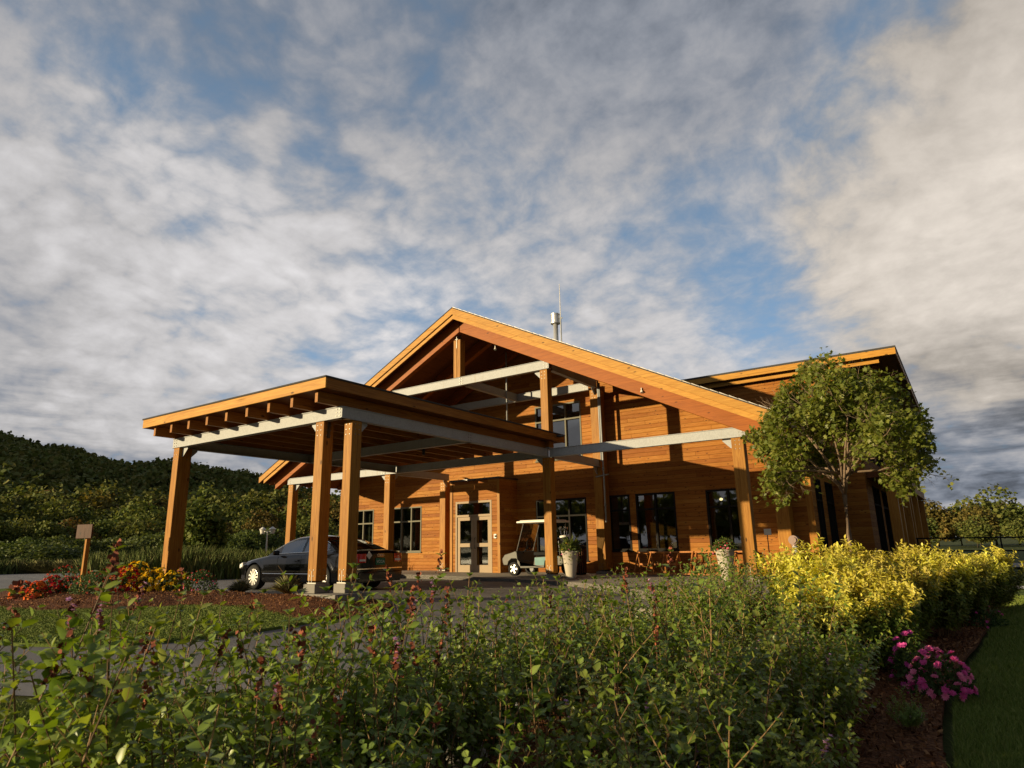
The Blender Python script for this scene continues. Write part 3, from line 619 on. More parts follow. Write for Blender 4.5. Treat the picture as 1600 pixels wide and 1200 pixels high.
# roof: two slabs, barge boards, soffit
YR = 45.0
def slab(x0, x1, z0f, dz_top, dz_bot, y0, y1, name, m, parent=lodge):
    b = MB(); p = [(x0, z0f(x0)+dz_bot), (x1, z0f(x1)+dz_bot), (x1, z0f(x1)+dz_top), (x0, z0f(x0)+dz_top)]; b.prism(p, y0, y1, 'xz'); return b.build(name, m, parent)
XL, XR = -24.88, -3.45
for a, c in ((XL, XA), (XA, XR)):
    roof_o = slab(a, c, zroof, .0, -.035, YG-.03, YR, 'roof', M['roofing'])
    e = a if a == XL else c
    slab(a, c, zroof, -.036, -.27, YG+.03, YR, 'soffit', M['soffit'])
    # sloping barge boards: an upper wide one, a second set back below it
    s1 = MB(); s1.prism([(a, zroof(a)-.27), (c, zroof(c)-.27), (c, zroof(c)-.036), (a, zroof(a)-.036)], YG-.02, YG+.029, 'xz'); s1.build('barge_board', M['beamx'], lodge)
    s1 = MB(); s1.prism([(a+(.25 if e == a else 0), zroof(a+(.25 if e == a else 0))-.43), (c-(.25 if e == c else 0), zroof(c-(.25 if e == c else 0))-.43), (c-(.25 if e == c else 0), zroof(c-(.25 if e == c else 0))-.272), (a+(.25 if e == a else 0), zroof(a+(.25 if e == a else 0))-.272)], YG+.03, YG+.075, 'xz'); s1.build('barge_board', M['beamx'], lodge)
# eave fascia along the right and left edges
for x in (XL, XR):
    b = MB(); s = 1 if x == XR else -1; b.box(min(x, x+s*.03), max(x, x+s*.03), YG-.02, YR, zroof(x)-.27, zroof(x)-.02); b.build('fascia', M['beamy'], lodge)
# ragged shingle edge and white drip line on the right rake
b = MB(); n_ = 44
for i in range(n_):
    x0 = XA+.05+(XR-XA-.1)*i/n_; x1 = XA+.05+(XR-XA-.1)*(i+.93)/n_
    b.prism([(x0, zroof(x0)+.001), (x1, zroof(x1)+.001), (x1, zroof(x1)+.012), (x0, zroof(x0)+.026)], YG-.045, YG+.35, 'xz')
b.build('shingle_edge', M['drip'], lodge)
# glulam rafters: at the front frame, and three more behind
def rafter(y, name='rafter', d0=-.272, d1=-.75, x0=XL+.55, x1=XR-.62, w_=.20):
    for a, c in ((x0, XA-.02), (XA+.02, x1)):
        b = MB(); b.prism([(a, zroof(a)+d1), (c, zroof(c)+d1), (c, zroof(c)+d0), (a, zroof(a)+d0)], y-w_/2, y+w_/2, 'xz'); b.build(name, M['glulam'], lodge, bevel=.006)
rafter(YP, d1=-.82); rafter(YP+1.95, d1=-.70); rafter(YP+3.75, d1=-.70)
def channel(p0, p1, depth=.25, face=1, name='steel_beam', parent=lodge, bolts=(0, 1), m=None, width=.16):
    """steel I-beam: web flush with the outer side, flanges above and below; p0,p1 = lower outer edge"""
    p0, p1 = Vector(p0), Vector(p1); d = (p1-p0).normalized(); n = Vector((d.y, -d.x, 0))*face; up_ = Vector((0, 0, 1)); c = (p0+p1)/2; L = (p1-p0).length/2; b = MB(); tf = .014
    b.obox(c+up_*depth/2-n*.012, d*L, n*.008, up_*(depth/2-tf))
    for z in (tf/2, depth-tf/2): b.obox(c+up_*z-n*(width/2-.018), d*(L+.0), n*width/2, up_*tf/2)
    o = b.build(name, m or M['galv'], parent)
    for e in bolts:
        q = p0+d*.12 if e == 0 else p1-d*.12; bb = MB(); bb.obox(q+up_*depth/2-n*.02, d*.07, n*.006, up_*(depth/2-.03))
        for i in (-.05, .05):
            for k in (.055, depth/2, depth-.055): bb.cyl(q+d*i+up_*k-n*.02, q+d*i+up_*k+n*.010, .013, n=6)
        bb.build('bolt_plate', M['bolt'], o)
    return o
def gusset(p, d, size, n, parent, m=None, t=.012):
    """triangular bracket plate at corner p, along horizontal d and downwards"""
    p, d, n = Vector(p), Vector(d), Vector(n); b = MB(); u = Vector((0, 0, 1)); vs = [p, p+d*size, p+d*size*.9-u*.02, p-u*size*1.05]
    vs = [p, p+d*size, p+d*size-u*.05, p+d*.05-u*size, p-u*size]
    b.add([v+n*t/2 for v in vs]+[v-n*t/2 for v in vs], [tuple(range(5)), tuple(range(9, 4, -1))]+[(i, (i+1) % 5, 5+(i+1) % 5, 5+i) for i in range(5)]); return b.build('bracket', m or M['galv'], parent)
def post(x0, x1, y0, y1, z0, z1, parent, base=True, name='post', boltz=True):
    b = MB(); b.box(x0, x1, y0, y1, z0, z1); o = b.build(name, M['post'], parent, bevel=.012)
    cx, cy = (x0+x1)/2, (y0+y1)/2
    def through(z, hs, nm, foot):
        q = MB(); q.box(cx-.006, cx+.006, y0+.01, y1-.01, z+min(hs)-.06, z+max(hs)+.05); q.box(x0+.01, x1-.01, cy-.006, cy+.006, z+min(hs)-.06, z+max(hs)+.05)
        for i in (-.055, .055):
            for k in hs: q.cyl((cx+i, y0-.010, z+k), (cx+i, y1, z+k), .012, n=6); q.cyl((x0, cy+i, z+k), (x1+.010, cy+i, z+k), .012, n=6)
        if foot:
            q.box(x0-.01, x1+.01, y0-.01, y1+.01, z-.055, z-.03); q.box(cx-.006, cx+.006, y0-.004, y1+.004, z-.05, z+.20); q.box(x0+.05, x0+.062, y0-.006, y0+.02, z-.05, z+.14)
        q.build(nm, M['bolt'], o)
    if boltz:
        through(z1, (-.30, -.19, -.08), 'bolt_plate', False)
        if base: through(z0, (.10, .22), 'base_plate', True)
    return o
def footing(x0, x1, y0, y1, z0, z1, parent, name='footing'):
    b = MB(); b.box(x0, x1, y0, y1, z0, z1); return b.build(name, M['concrete'], parent, bevel=.015)
ZB, ZBT = 2.70, 2.97      # lower steel beams: bottom, top
ZU, ZUT = 5.59, 5.90      # upper steel beams
# front frame of the gable at YP: left, inner left, inner right, right posts
PX = {'l': (-23.55, -23.25), 'il': (-17.85, -17.57), 'ir': (-10.86, -10.58), 'r': (-4.92, -4.60)}
for k, (a, c) in PX.items():
    p = post(a, c, YP, YP+.28, -.82, ZB-.002, lodge); footing(a-.06, c+.06, YP-.06, YP+.34, -1.1, -.872, lodge)
    if k == 'l': gusset((c+.001, YP+.12, ZB), (1, 0, 0), .26, (0, 1, 0), lodge)
    if k in ('r', 'ir', 'il'): gusset((a-.001, YP+.12, ZB), (-1, 0, 0), .26, (0, 1, 0), lodge)
    gusset(((a+c)/2, YP+.281, ZB), (0, 1, 0), .26, (1, 0, 0), lodge)
channel((-23.6, YP-.02, ZB), (-17.8, YP-.02, ZB), .26, 1)
channel((-17.78, YP-.02, ZB), (-10.62, YP-.02, ZB), .26, 1, bolts=())
channel((-10.56, YP-.02, ZB), (-4.53, YP-.02, ZB), .27, 1, bolts=(1,))
# upper tier
for k in ('il', 'ir'):
    a, c = PX[k]; post(a, c, YP, YP+.28, ZBT+.06, ZU-.002, lodge, base=False, name='upper_post'); gusset((a-.001, YP+.12, ZU), (-1, 0, 0), .26, (0, 1, 0), lodge)
    b = MB(); b.box(a+.01, c-.01, YP+.01, YP+.27, ZBT+.0, ZBT+.058); b.build('cap_plate', M['galv'], lodge)
channel((-18.0, YP-.02, ZU), (-10.50, YP-.02, ZU), .30, 1)
bb = MB(); bb.box(XA-.06, XA+.12, YP-.008, YP-.002, ZU+.03, ZU+.27)
for i in (-.05, .05):
    for k in (.06, .15, .24): bb.cyl((XA+i+.03, YP-.008, ZU+k), (XA+i+.03, YP-.04, ZU+k), .014, n=6)
bb.build('bolt_plate', M['bolt'], lodge)
kx = -14.36
b = MB(); b.box(kx-.15, kx-.012, YP, YP+.28, ZUT+.01, 7.32); b.box(kx+.012, kx+.15, YP, YP+.28, ZUT+.01, 7.32); b.box(kx-.012, kx+.012, YP+.02, YP+.26, ZUT+.01, 7.32); b.build('king_post', M['post'], lodge)
b = MB(); b.box(kx-.007, kx+.007, YP-.02, YP+.25, 7.0, 7.66); b.box(kx-.09, kx+.09, YP-.02, YP+.25, 7.60, 7.615); b.box(kx-.06, kx+.06, YP-.02, YP+.1, 7.335, 7.35); b.build('ridge_plate', M['bolt'], lodge)
# beams running back to the wall, columns at the wall
YC = 20.95
COLX = {'il': (-18.1, -17.80, -.85, 2.67), 'ir': (-10.86, -10.54, -.85, 5.55), 'r': (-4.78, -4.40, -.85, 2.9)}
for k, (a, c, z0, z1) in COLX.items():
    post(a, c, YC, YC+(.34 if k == 'il' else YW-YC-.004), z0, z1, lodge, name='wall_column'); footing(a-.05, c+.05, YC-.06, YC+.4, -1.1, z0-.052, lodge)
for k in ('il', 'ir', 'r'):
    x = PX[k][1]-.02; channel((x, YP+.3, ZB), (x, YC, ZB), .26, 1, bolts=()); gusset((x-.1, YC-.001, ZB), (0, -1, 0), .26, (1, 0, 0), lodge)
for x in (-18.0, -10.55): channel((x, YP+.3, ZU), (x, YC, ZU), .30, 1, bolts=()); gusset((x-.1, YC-.001, ZU), (0, -1, 0), .24, (1, 0, 0), lodge)
channel((-18.0, YC-.02, ZU-.02), (-10.9, YC-.02, ZU-.02), .30, 1, bolts=(1,))
channel((XA+.1, YP+.25, ZU), (XA+.1, YC, ZU), .28, 1, bolts=())
for x, z0, z1 in ((-10.42, .75, 5.75), (-10.48, 2.9, 6.4), (-14.0, 4.6, 7.4)):
    b = MB(); b.cyl((x, YC-.06 if x > -12 else YP+2.6, z0), (x, YC-.06 if x > -12 else YP+2.6, z1), .032, n=10); b.build('downpipe', M['galv'], lodge, smooth=True)
b = MB(); b.cyl((-10.42, YC-.06, 2.55), (-10.42, YC-.06, 2.66), .06, n=12); b.cyl((-10.75, YC-.02, 2.35), (-10.2, YC-.08, 2.40), .03); b.cyl((-10.42, YC-.06, 1.3), (-10.42, YC-.06, 1.38), .045); b.build('pipe_clamp', M['bolt'], lodge)
# outlook blocks under the left and right eaves
for y in (YP, YP+1.95, YP+3.75):
    b = MB()
    for x, s in ((XL+.55, -1),): b.prism([(x-.42, zroof(x-.42)-.28), (x+.2, zroof(x+.2)-.28), (x+.2, zroof(x+.2)-.62), (x-.42, zroof(x-.42)-.40)], y-.09, y+.09, 'xz')
    b.build('rafter_tail', M['glulam'], lodge)
# small flood lamps
for x, y, z in ((-7.3, YP-.13, 4.42), (-12.55, YP-.13, 6.72)):
    b = MB(); b.cyl((x, y, z), (x, y, z-.08), .018, n=8); b.cyl((x, y, z-.08), (x+.02, y-.03, z-.15), .03, .045, n=10); b.build('flood_lamp', M['white'], lodge)
b = MB(); b.cyl((-10.3, YP+.2, 3.35), (-10.3, YP+.05, 3.35), .04); b.cyl((-10.3, YP+.05, 3.35), (-10.05, YP+.05, 3.33), .035); b.build('gooseneck_pipe', M['steel'], lodge)
# two-storey wing behind on the right with a low mono roof
YU = 25.5; ZR = 6.42
wall('wing_wall', -20, -2.75, -1.1, ZR-.142, [], 'y', YU)
wall('wing_side', YU, 42, -1.1, ZR-.142, [(27.2, 29.4, -.9, 1.9), (30.2, 33, -.9, 1.9), (34, 37, -.9, 1.9), (27.2, 29.4, 2.9, 5.2), (30.2, 33, 2.9, 5.2), (34, 37, 2.9, 5.2)], 'x', -2.75, thick=-.16)
for a, c in ((27.2, 29.4), (30.2, 33), (34, 37)):
    window(a, c, -.9, 1.9, -2.75, 2, .3, M['framed'], axis='x'); window(a, c, 2.9, 5.2, -2.75, 2, .3, M['framed'], axis='x')
wall('wing_wall', -20, -2.75, -1.1, ZR-.142, [], 'y', 42.0)
b = MB(); b.box(-20, -1.18, 24.95, 43, ZR-.07, ZR); b.build('roof', M['roofing'], lodge)
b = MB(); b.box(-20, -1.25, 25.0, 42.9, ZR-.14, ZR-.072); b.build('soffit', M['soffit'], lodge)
b = MB(); b.box(-20, -1.2, 24.96, 25.0, ZR-.29, ZR-.071); b.build('fascia', M['beamx'], lodge)
b = MB(); b.box(-20, -1.75, 25.22, 25.27, ZR-.46, ZR-.142); b.build('fascia', M['beamx'], lodge)
b = MB(); b.box(-1.24, -1.2, 25.0, 42.9, ZR-.29, ZR-.071); b.build('fascia', M['beamy'], lodge)
# porch of the wing: posts, floor band, balcony floor, rails
for i, y in enumerate((25.3, 26.9, 30.6, 31.9, 36.0, 41.2)):
    b = MB(); b.box(-2.16, -1.86, y, y+.34, -1.02, 1.95); b.build('porch_post', M['post'], lodge, bevel=.01)
for y in (26.9, 31.9, 36.0, 41.2):
    b = MB(); b.box(-2.12, -1.90, y, y+.24, 2.47, ZR-.145); b.build('porch_post', M['post'], lodge, bevel=.01)
b = MB(); b.box(-2.2, -1.80, 25.25, 41.7, 1.98, 2.44); b.build('floor_beam', M['beamy'], lodge, bevel=.01)
b = MB(); b.box(-2.75, -2.2, 26.0, 41.7, 2.1, 2.35); b.build('balcony_floor', M['soffit'], lodge)
b = MB(); b.box(-1.97, -1.93, 26.9, 41.4, 3.38, 3.43); b.box(-1.97, -1.93, 26.9, 41.4, 2.55, 2.58)
for y in np.arange(27.1, 41.3, .13): b.box(-1.96, -1.94, y, y+.018, 2.58, 3.38)
b.build('balcony_rail', M['steel'], lodge)
# flue and aerial on the far slope
fx, fy = -.5822, 1.0; FY = 28.0
flue = thing('flue_pipe', 'shiny metal flue pipe with a round cap on the lodge roof', 'flue', (-.5822*FY, FY, 7.2))
b = MB(); b.cyl((-.5822*FY, FY, 7.2), (-.5822*FY, FY, 11.35), .13, n=18); b.build('pipe', M['flue'], flue, smooth=True)
b = MB(); b.cyl((-.5822*FY, FY, 11.35), (-.5822*FY, FY, 11.75), .23, n=18); b.cyl((-.5822*FY, FY, 11.28), (-.5822*FY, FY, 11.35), .26, n=18); b.cyl((-.5822*FY, FY, 11.75), (-.5822*FY, FY, 11.81), .25, n=18); b.build('cap', M['flue'], flue)
aer = thing('roof_aerial', 'thin white whip aerial standing beside the flue on the roof', 'aerial', (-.571*FY, FY, 7.2))
b = MB(); b.cyl((-.571*FY, FY, 7.2), (-.571*FY, FY, 11.6), .035, n=10); b.build('mast', M['galv'], aer); b = MB(); b.cyl((-.571*FY, FY, 11.6), (-.571*FY, FY, 13.45), .022, .012, n=8); b.build('whip', M['white'], aer)
b = MB(); b.box(-.571*FY-.1, -.571*FY+.12, FY-.02, FY+.02, 11.5, 11.54); b.build('bracket', M['galv'], aer)
# ================================================================== drive-through canopy
can = thing('entrance_canopy', 'flat roofed timber and steel canopy over the drive in front of the doors', 'canopy', (-14.0, 9.1, -1.05))
CX0, CX1, CY0, CY1 = -17.25, -10.63, 9.12, 17.4
RX0, RX1, RY0, RY1 = -17.62, -10.35, 8.42, 18.1
b = MB(); b.box(RX0-.02, RX1+.02, RY0-.02, RY1, 3.42, 3.455); b.build('roof', M['roofing'], can)
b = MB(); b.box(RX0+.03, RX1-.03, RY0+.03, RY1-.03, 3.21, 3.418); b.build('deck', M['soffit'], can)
b = MB(); b.box(RX0, RX1, RY0, RY0+.04, 3.20, 3.418); b.build('fascia', M['beamx'], can, bevel=.004)
for x in (RX0, RX1-.04):
    b = MB(); b.box(x, x+.04, RY0+.041, RY1, 3.20, 3.418); b.build('fascia', M['beamy'], can, bevel=.004)
for i in range(9):
    x = -17.27+.806*i; b = MB(); b.box(x, x+.09, RY0+.13, RY1-.12, ZBT+.004, 3.208); b.build('joist', M['beamy'], can, bevel=.004)
channel((CX0-.08, CY0, ZB+.015), (CX1, CY0, ZB+.015), .255, 1, parent=can)
channel((CX1, CY0+.02, ZB+.015), (CX1, CY1+.05, ZB+.015), .255, 1, parent=can, bolts=())
channel((CX0, CY0+.02, ZB+.015), (CX0, CY1+.05, ZB+.015), .255, -1, parent=can, bolts=())
channel((CX0+.02, 13.5, ZB+.015), (CX1-.02, 13.5, ZB+.015), .25, 1, parent=can, bolts=())
bb = MB(); bb.box(CX1-.024, CX1-.021, 13.42, 13.58, ZB+.04, ZB+.22)
for i in (-.05, .05):
    for k in (.06, .13, .20): bb.cyl((CX1-.022, 13.5+i, ZB+k), (CX1+.012, 13.5+i, ZB+k), .013, n=6)
bb.build('bolt_plate', M['bolt'], can)
zp = -.62
p1 = (-11.46, -11.19, CY0+.0, CY0+.27); p2 = (CX1-.25, CX1, CY0+.30, CY0+.58); p3 = (CX0+.0, CX0+.27, CY0, CY0+.36)
for (a, c, y0_, y1_) in (p1, p2, p3):
    post(a, c, y0_, y1_, zp, ZB+.012, can); footing(a-.05, c+.05, y0_-.06, y1_+.06, -.86, zp-.057, can)
footing(-11.65, -10.42, CY0-.14, CY0+.78, -1.25, -.862, can, 'plinth'); footing(CX0-.14, CX0+.5, CY0-.14, CY0+.6, -1.2, -.862, can, 'plinth')
gusset((p1[0]-.001, CY0+.1, ZB+.012), (-1, 0, 0), .24, (0, 1, 0), can); gusset((CX1-.10, p2[3]+.001, ZB+.012), (0, 1, 0), .24, (1, 0, 0), can)
gusset((p3[1]+.001, CY0+.1, ZB+.012), (1, 0, 0), .24, (0, 1, 0), can); gusset((CX0+.10, p3[3]+.001, ZB+.012), (0, 1, 0), .24, (1, 0, 0), can)
for x, y in ((-11.18, CY0+.1), (CX1-.28, CY0+.36)): b = MB(); b.box(x, x+.02, y, y+.06, 2.35, ZB); b.build('steel_strap', M['steel'], can)
for x, y in ((-13.9, 11.3), (-13.9, 15.3)):
    b = MB(); b.cyl((x, y, ZBT+.18), (x, y, ZBT-.12), .05, n=12); b.build('downlight', M['steel'], can)
# ================================================================== sedan under the canopy
def wheel(name, c, r, w_, parent, side=-1, spokes=11, tm=None):
    """wheel about the y axis; side -1: outer face towards -y"""
    t_ = MB(); t_.lathe([(r*.66, -w_/2), (r*.93, -w_/2), (r, -w_*.36), (r, w_*.36), (r*.93, w_/2), (r*.66, w_/2), (r*.60, 0), (r*.66, -w_/2)], c, 30, 'y'); wo_ = t_.build('wheel', M['rubber'], parent, smooth=True)
    m = MB(); yo = c[1]+side*w_*.44; m.lathe([(r*.69, side*w_*.47), (r*.64, side*w_*.49), (r*.61, side*w_*.36), (r*.60, -side*w_*.1)], c, 30, 'y')
    for k in range(spokes):
        a = 2*math.pi*k/spokes; u = Vector((math.cos(a), 0, math.sin(a))); v = Vector((-math.sin(a), 0, math.cos(a))); o = Vector((c[0], yo, c[2]))
        m.add([o+u*r*.12-v*.016, o+u*r*.12+v*.016, o+u*r*.63+v*.030, o+u*r*.63-v*.030]+[p+Vector((0, -side*.03, 0)) for p in (o+u*r*.12-v*.016, o+u*r*.12+v*.016, o+u*r*.63+v*.030, o+u*r*.63-v*.030)], [(0, 1, 2, 3), (0, 3, 7, 4), (1, 5, 6, 2), (4, 7, 6, 5)])
    m.cyl((c[0], yo+side*.004, c[2]), (c[0], yo-side*.05, c[2]), r*.15, n=16); m.build('rim', M['alloy'], wo_)
    d = MB(); d.cyl((c[0], yo-side*.06, c[2]), (c[0], yo-side*.08, c[2]), r*.6, n=24); d.build('brake_disc', M['steel'], wo_)
    return wo_
def car(ox, oy, gz):
    """sedan, nose towards -x; ox = rear bumper, oy = centreline"""
    root = thing('parked_sedan', 'glossy black sedan parked under the canopy with its red tail lamps facing out', 'car', (ox, oy, gz))
    L, W = 5.05, .945; m_, t, o = mat('black_car_paint'); 
    p = principled(t, o, color=(.004, .004, .005), rough=.06, metal=.0, spec=.6)
    XF, XB = .93, .93+2.94; Rw = .345
    def wx(x): # half width along the length (x from the nose)
        a = max(0, (.75-x)/.75); b_ = max(0, (x-4.35)/.70); return W*(1-.20*a**2.2-.055*a-.13*b_**2.4)
    def ztop(x): # bonnet, belt and boot line
        pts = [(0, .60), (.12, .70), (.45, .79), (1.0, .88), (1.5, .95), (2.2, .97), (3.4, 1.00), (4.2, 1.045), (4.75, 1.03), (4.95, 1.00), (5.05, .93)]
        return float(np.interp(x, *zip(*pts)))
    def ring(x):
        w_ = wx(x); zt = ztop(x); zb = .20+.05*max(0, (.5-x)/.5)+.07*max(0, (x-4.5)/.55); zs = zt-.06
        return [(w_*.90, zb), (w_*.975, zb+.05), (w_*.995, zb+.16), (w_*1.0, .52), (w_*.995, .60), (w_*.985, .70), (w_*.965, zs-.06), (w_*.945, zs), (w_*.905, zt-.022), (w_*.80, zt-.004), (w_*.5, zt+.012), (0, zt+.020)]
    xs = sorted(set([0, .03, .1, .2, .35]+list(np.arange(.45, 4.7, .05))+[4.75, 4.85, 4.93, 4.99, 5.03, 5.05]))
    def fine(x, n=30): # refine the ring for clean arches
        r_ = ring(x); z_ = np.array([q[1] for q in r_[:8]]); y_ = np.array([q[0] for q in r_[:8]]); zz_ = np.linspace(z_[0], z_[-1], n); return [(float(np.interp(a, z_, y_)), float(a)) for a in zz_]+r_[8:]
    RG = [fine(x) for x in xs]; nr = len(RG[0])
    def arch(x, z): return any((x-c)**2+(z-Rw)**2 < .405**2 for c in (XF, XB))
    V, F = [], []; idx = {}
    for s_ in (-1, 1):
        for i, x in enumerate(xs):
            for j, (y, z) in enumerate(RG[i]):
                # slide vertices beside an arch onto its rim
                X, Z = x, z
                if j < 30:
                    for c in (XF, XB):
                        d = math.hypot(x-c, z-Rw)
                        if .36 < d < .425: X, Z = c+(x-c)/d*.405, Rw+(z-Rw)/d*.405
                idx[s_, i, j] = len(V); bul = .012*math.exp(-((math.hypot(x-XF, z-Rw)-.43)/.05)**2)+.012*math.exp(-((math.hypot(x-XB, z-Rw)-.43)/.05)**2) if j < 30 else 0
                V.append((ox-L+X, oy+s_*(y+bul), gz+Z))
        for i in range(len(xs)-1):
            for j in range(nr-1):
                xc, zc = (xs[i]+xs[i+1])/2, (RG[i][j][1]+RG[i][j+1][1])/2
                if j < 29 and arch(xc, zc): continue
                F.append((idx[s_, i, j], idx[s_, i+1, j], idx[s_, i+1, j+1], idx[s_, i, j+1]))
    n0 = nr
    for e in (0, len(xs)-1):
        F.append(tuple(idx[-1, e, j] for j in range(nr))+tuple(idx[1, e, j] for j in range(nr-1, -1, -1)))
    b = MB(); b.add(V, F); body = b.build('body', m_, root, auto=38)
    # greenhouse
    def roof(x): return float(np.interp(x, [1.45, 1.75, 2.1, 2.45, 2.9, 3.4, 3.8, 4.1, 4.42], [.955, 1.13, 1.31, 1.415, 1.445, 1.41, 1.30, 1.19, 1.055]))
    def rw(x): return float(np.interp(x, [1.45, 2.1, 2.9, 3.8, 4.42], [.60, .60, .62, .60, .58]))
    gx = list(np.linspace(1.45, 4.42, 34)); V, F, G, Wd = [], [], [], []
    def gr(x):
        zt = roof(x); zb = ztop(x)-.03; yb = wx(x)*.90; yt = rw(x); k = max(0, (zt-zb)/.5)
        yt_ = yb+(yt-yb)*min(1, k); return [(yb, zb), (yb+(yt_-yb)*.12, zb+(zt-zb)*.10), (yb+(yt_-yb)*.80, zb+(zt-zb)*.80), (yt_, zt-.035*min(1, k)), (yt_*.88, zt), (yt_*.45, zt+.014), (0, zt+.018)]
    for s_ in (-1, 1):
        base = len(V)
        for x in gx: V += [(ox-L+x, oy+s_*y, gz+z) for y, z in gr(x)]
        for i in range(len(gx)-1):
            xc = (gx[i]+gx[i+1])/2
            for j in range(6):
                f = (base+i*7+j, base+(i+1)*7+j, base+(i+1)*7+j+1, base+i*7+j+1)
                side = j == 1 and 1.95 < xc < 3.95 and abs(xc-2.93) > .05
                top = j in (3, 4, 5) and (xc < 2.33 or xc > 3.5)
                (G if side else Wd if top and xc < 2.33 else (G if False else Wd) if top else F).append(f)
    def sub(fs, nm, mm, **k):
        us = sorted({i for f in fs for i in f}); mp = {u: i for i, u in enumerate(us)}; q = MB(); q.add([V[u] for u in us], [tuple(mp[i] for i in f) for f in fs]); return q.build(nm, mm, root, **k)
    sub(F, 'cabin', m_, auto=40); cen = lambda fs, c: [f for f in fs if c(sum(V[i][0] for i in f)/4-(ox-L), sum(V[i][1] for i in f)/4-oy)]
    for s_ in (-1, 1):
        sub(cen(G, lambda x, y: y*s_ > 0 and x < 2.93), 'side_window', M['carglass']); sub(cen(G, lambda x, y: y*s_ > 0 and x >= 2.93), 'side_window', M['carglass'])
    sub(cen(Wd, lambda x, y: x < 3), 'windscreen', M['carglass']); sub(cen(Wd, lambda x, y: x >= 3), 'rear_window', M['carglass'])
    # interior, underbody, arches
    b = MB(); b.box(ox-L+.35, ox-.3, oy-.62, oy+.62, gz+.2, gz+.62); b.build('underbody', M['black'], root)
    for x in (2.55, 3.45):
        for s_ in (-1, 1): b = MB(); b.box(ox-L+x, ox-L+x+.14, oy+s_*.35-.22, oy+s_*.35+.22, gz+.6, gz+1.12); b.box(ox-L+x+.03, ox-L+x+.11, oy+s_*.35-.12, oy+s_*.35+.12, gz+1.10, gz+1.28); b.build('seat', M['black'], root, bevel=.03)
    for c in (XF, XB):
        for s_ in (-1, 1):
            wheel('wheel', (ox-L+c, oy+s_*(W-.115), gz+Rw), Rw, .235, root, s_)
            b = MB(); n = 16
            for k in range(n):
                a0, a1 = math.pi*k/n, math.pi*(k+1)/n; P4 = [(ox-L+c+.405*math.cos(a), oy+s_*y, gz+Rw+.405*math.sin(a)) for a, y in ((a0, W-.03), (a1, W-.03), (a1, .62), (a0, .62))]; b.add(P4, [(0, 1, 2, 3)])
            b.build('wheel_arch', M['black'], root)
    # bright trim: sill line, window surround, handles, boot strip
    for s_ in (-1, 1):
        Y = lambda x, z: oy+s_*(float(np.interp(z, [.20, .35, .52, .60, .70, .88, .93], [.90*wx(x), .99*wx(x), wx(x), .995*wx(x), .985*wx(x), .965*wx(x), .945*wx(x)]))+.004)
        b = MB(); pts = [(ox-L+x, Y(x, .445), gz+.445) for x in np.linspace(XF+.44, XB-.44, 12)]; b.tube(pts, .011, 6); b.build('side_trim', M['chrome'], root)
        b = MB(); b.tube([(ox-L+x, oy+s_*(gr(x)[3][0]+.004), gz+gr(x)[3][1]-.004) for x in np.linspace(1.62, 3.95, 20)], .011, 6); b.build('window_trim', M['chrome'], root)
        b = MB(); b.tube([(ox-L+x, oy+s_*(gr(x)[0][0]+.012), gz+gr(x)[0][1]+.045) for x in np.linspace(1.8, 4.1, 16)], .008, 6); b.build('window_trim', M['chrome'], root)
        for x in (2.72, 3.62): b = MB(); b.tube([(ox-L+x, Y(x, .78), gz+.78), (ox-L+x+.02, Y(x, .78)+s_*.03, gz+.785), (ox-L+x+.18, Y(x, .78)+s_*.03, gz+.79), (ox-L+x+.2, Y(x, .78), gz+.79)], .013, 6); b.build('door_handle', m_, root)
        for x in (1.98, 2.98, 3.80): # door shut lines
            b = MB(); b.tube([(ox-L+x-(.0 if z > .5 else .02), Y(x, z)-s_*.0028, gz+z) for z in (.30, .45, .60, .75, .9)], .0035, 4); b.build('door_seam', M['black'], root)
        b = MB(); b.obox((ox-L+2.02, oy+s_*(W+.06), gz+1.0), (.045, .02*s_, 0), (-.01, .095*s_, 0), (0, 0, .065)); mo = b.build('wing_mirror', m_, root, bevel=.03)
        # tail lamps wrap the rear corners
        b = MB(); q = []
        for x in (4.72, 4.84, 4.93, 4.99, 5.035): q.append((ox-L+x+.004, wx(x)*.985+.006))
        q += [(ox+.012, wx(5.05)*.90), (ox+.014, wx(5.05)*.62)]
        for a, z in ((0, .72), (1, .94)): b.add([(x, oy+s_*y*(1 if z < .9 else .975), gz+z-(.0 if a == 0 else .07*max(0, (1-i/5)) if i < 2 else 0)) for i, (x, y) in enumerate(q)], [])
        k = len(q); b.f += [(i, i+1, k+i+1, k+i) for i in range(k-1)]; lo_ = b.build('tail_lamp', M['tail'], root, auto=60)
        b = MB(); b.obox((ox+.018, oy+s_*.63, gz+.78), (.004, 0, 0), (0, .10, 0), (0, 0, .025)); b.build('reversing_lamp', M['lampw'], lo_)
        b = MB(); b.obox((ox-L+.13, oy+s_*.62, gz+.66), (.10, s_*.02, .03), (-.06*s_, .16, 0), (0, 0, .06)); b.build('headlight', M['lampw'], root, bevel=.02)
    b = MB(); b.obox((ox+.006, oy, gz+.565), (.010, 0, 0), (0, .80, 0), (0, 0, .012)); b.build('boot_strip', M['chrome'], root)
    b = MB(); b.obox((ox-.01, oy, gz+.36), (.03, 0, 0), (0, .76, 0), (0, 0, .13)); b.build('rear_bumper', m_, root, bevel=.025)
    b = MB(); b.obox((ox+.012, oy, gz+.74), (.006, 0, 0), (0, .165, 0), (0, 0, .088)); pl = b.build('number_plate', M['plate'], root, bevel=.004)
    cu = bpy.data.curves.new('plate_text', 'FONT'); cu.body = 'VCCA'; cu.size = .105; cu.align_x = 'CENTER'; cu.align_y = 'CENTER'; cu.extrude = .001
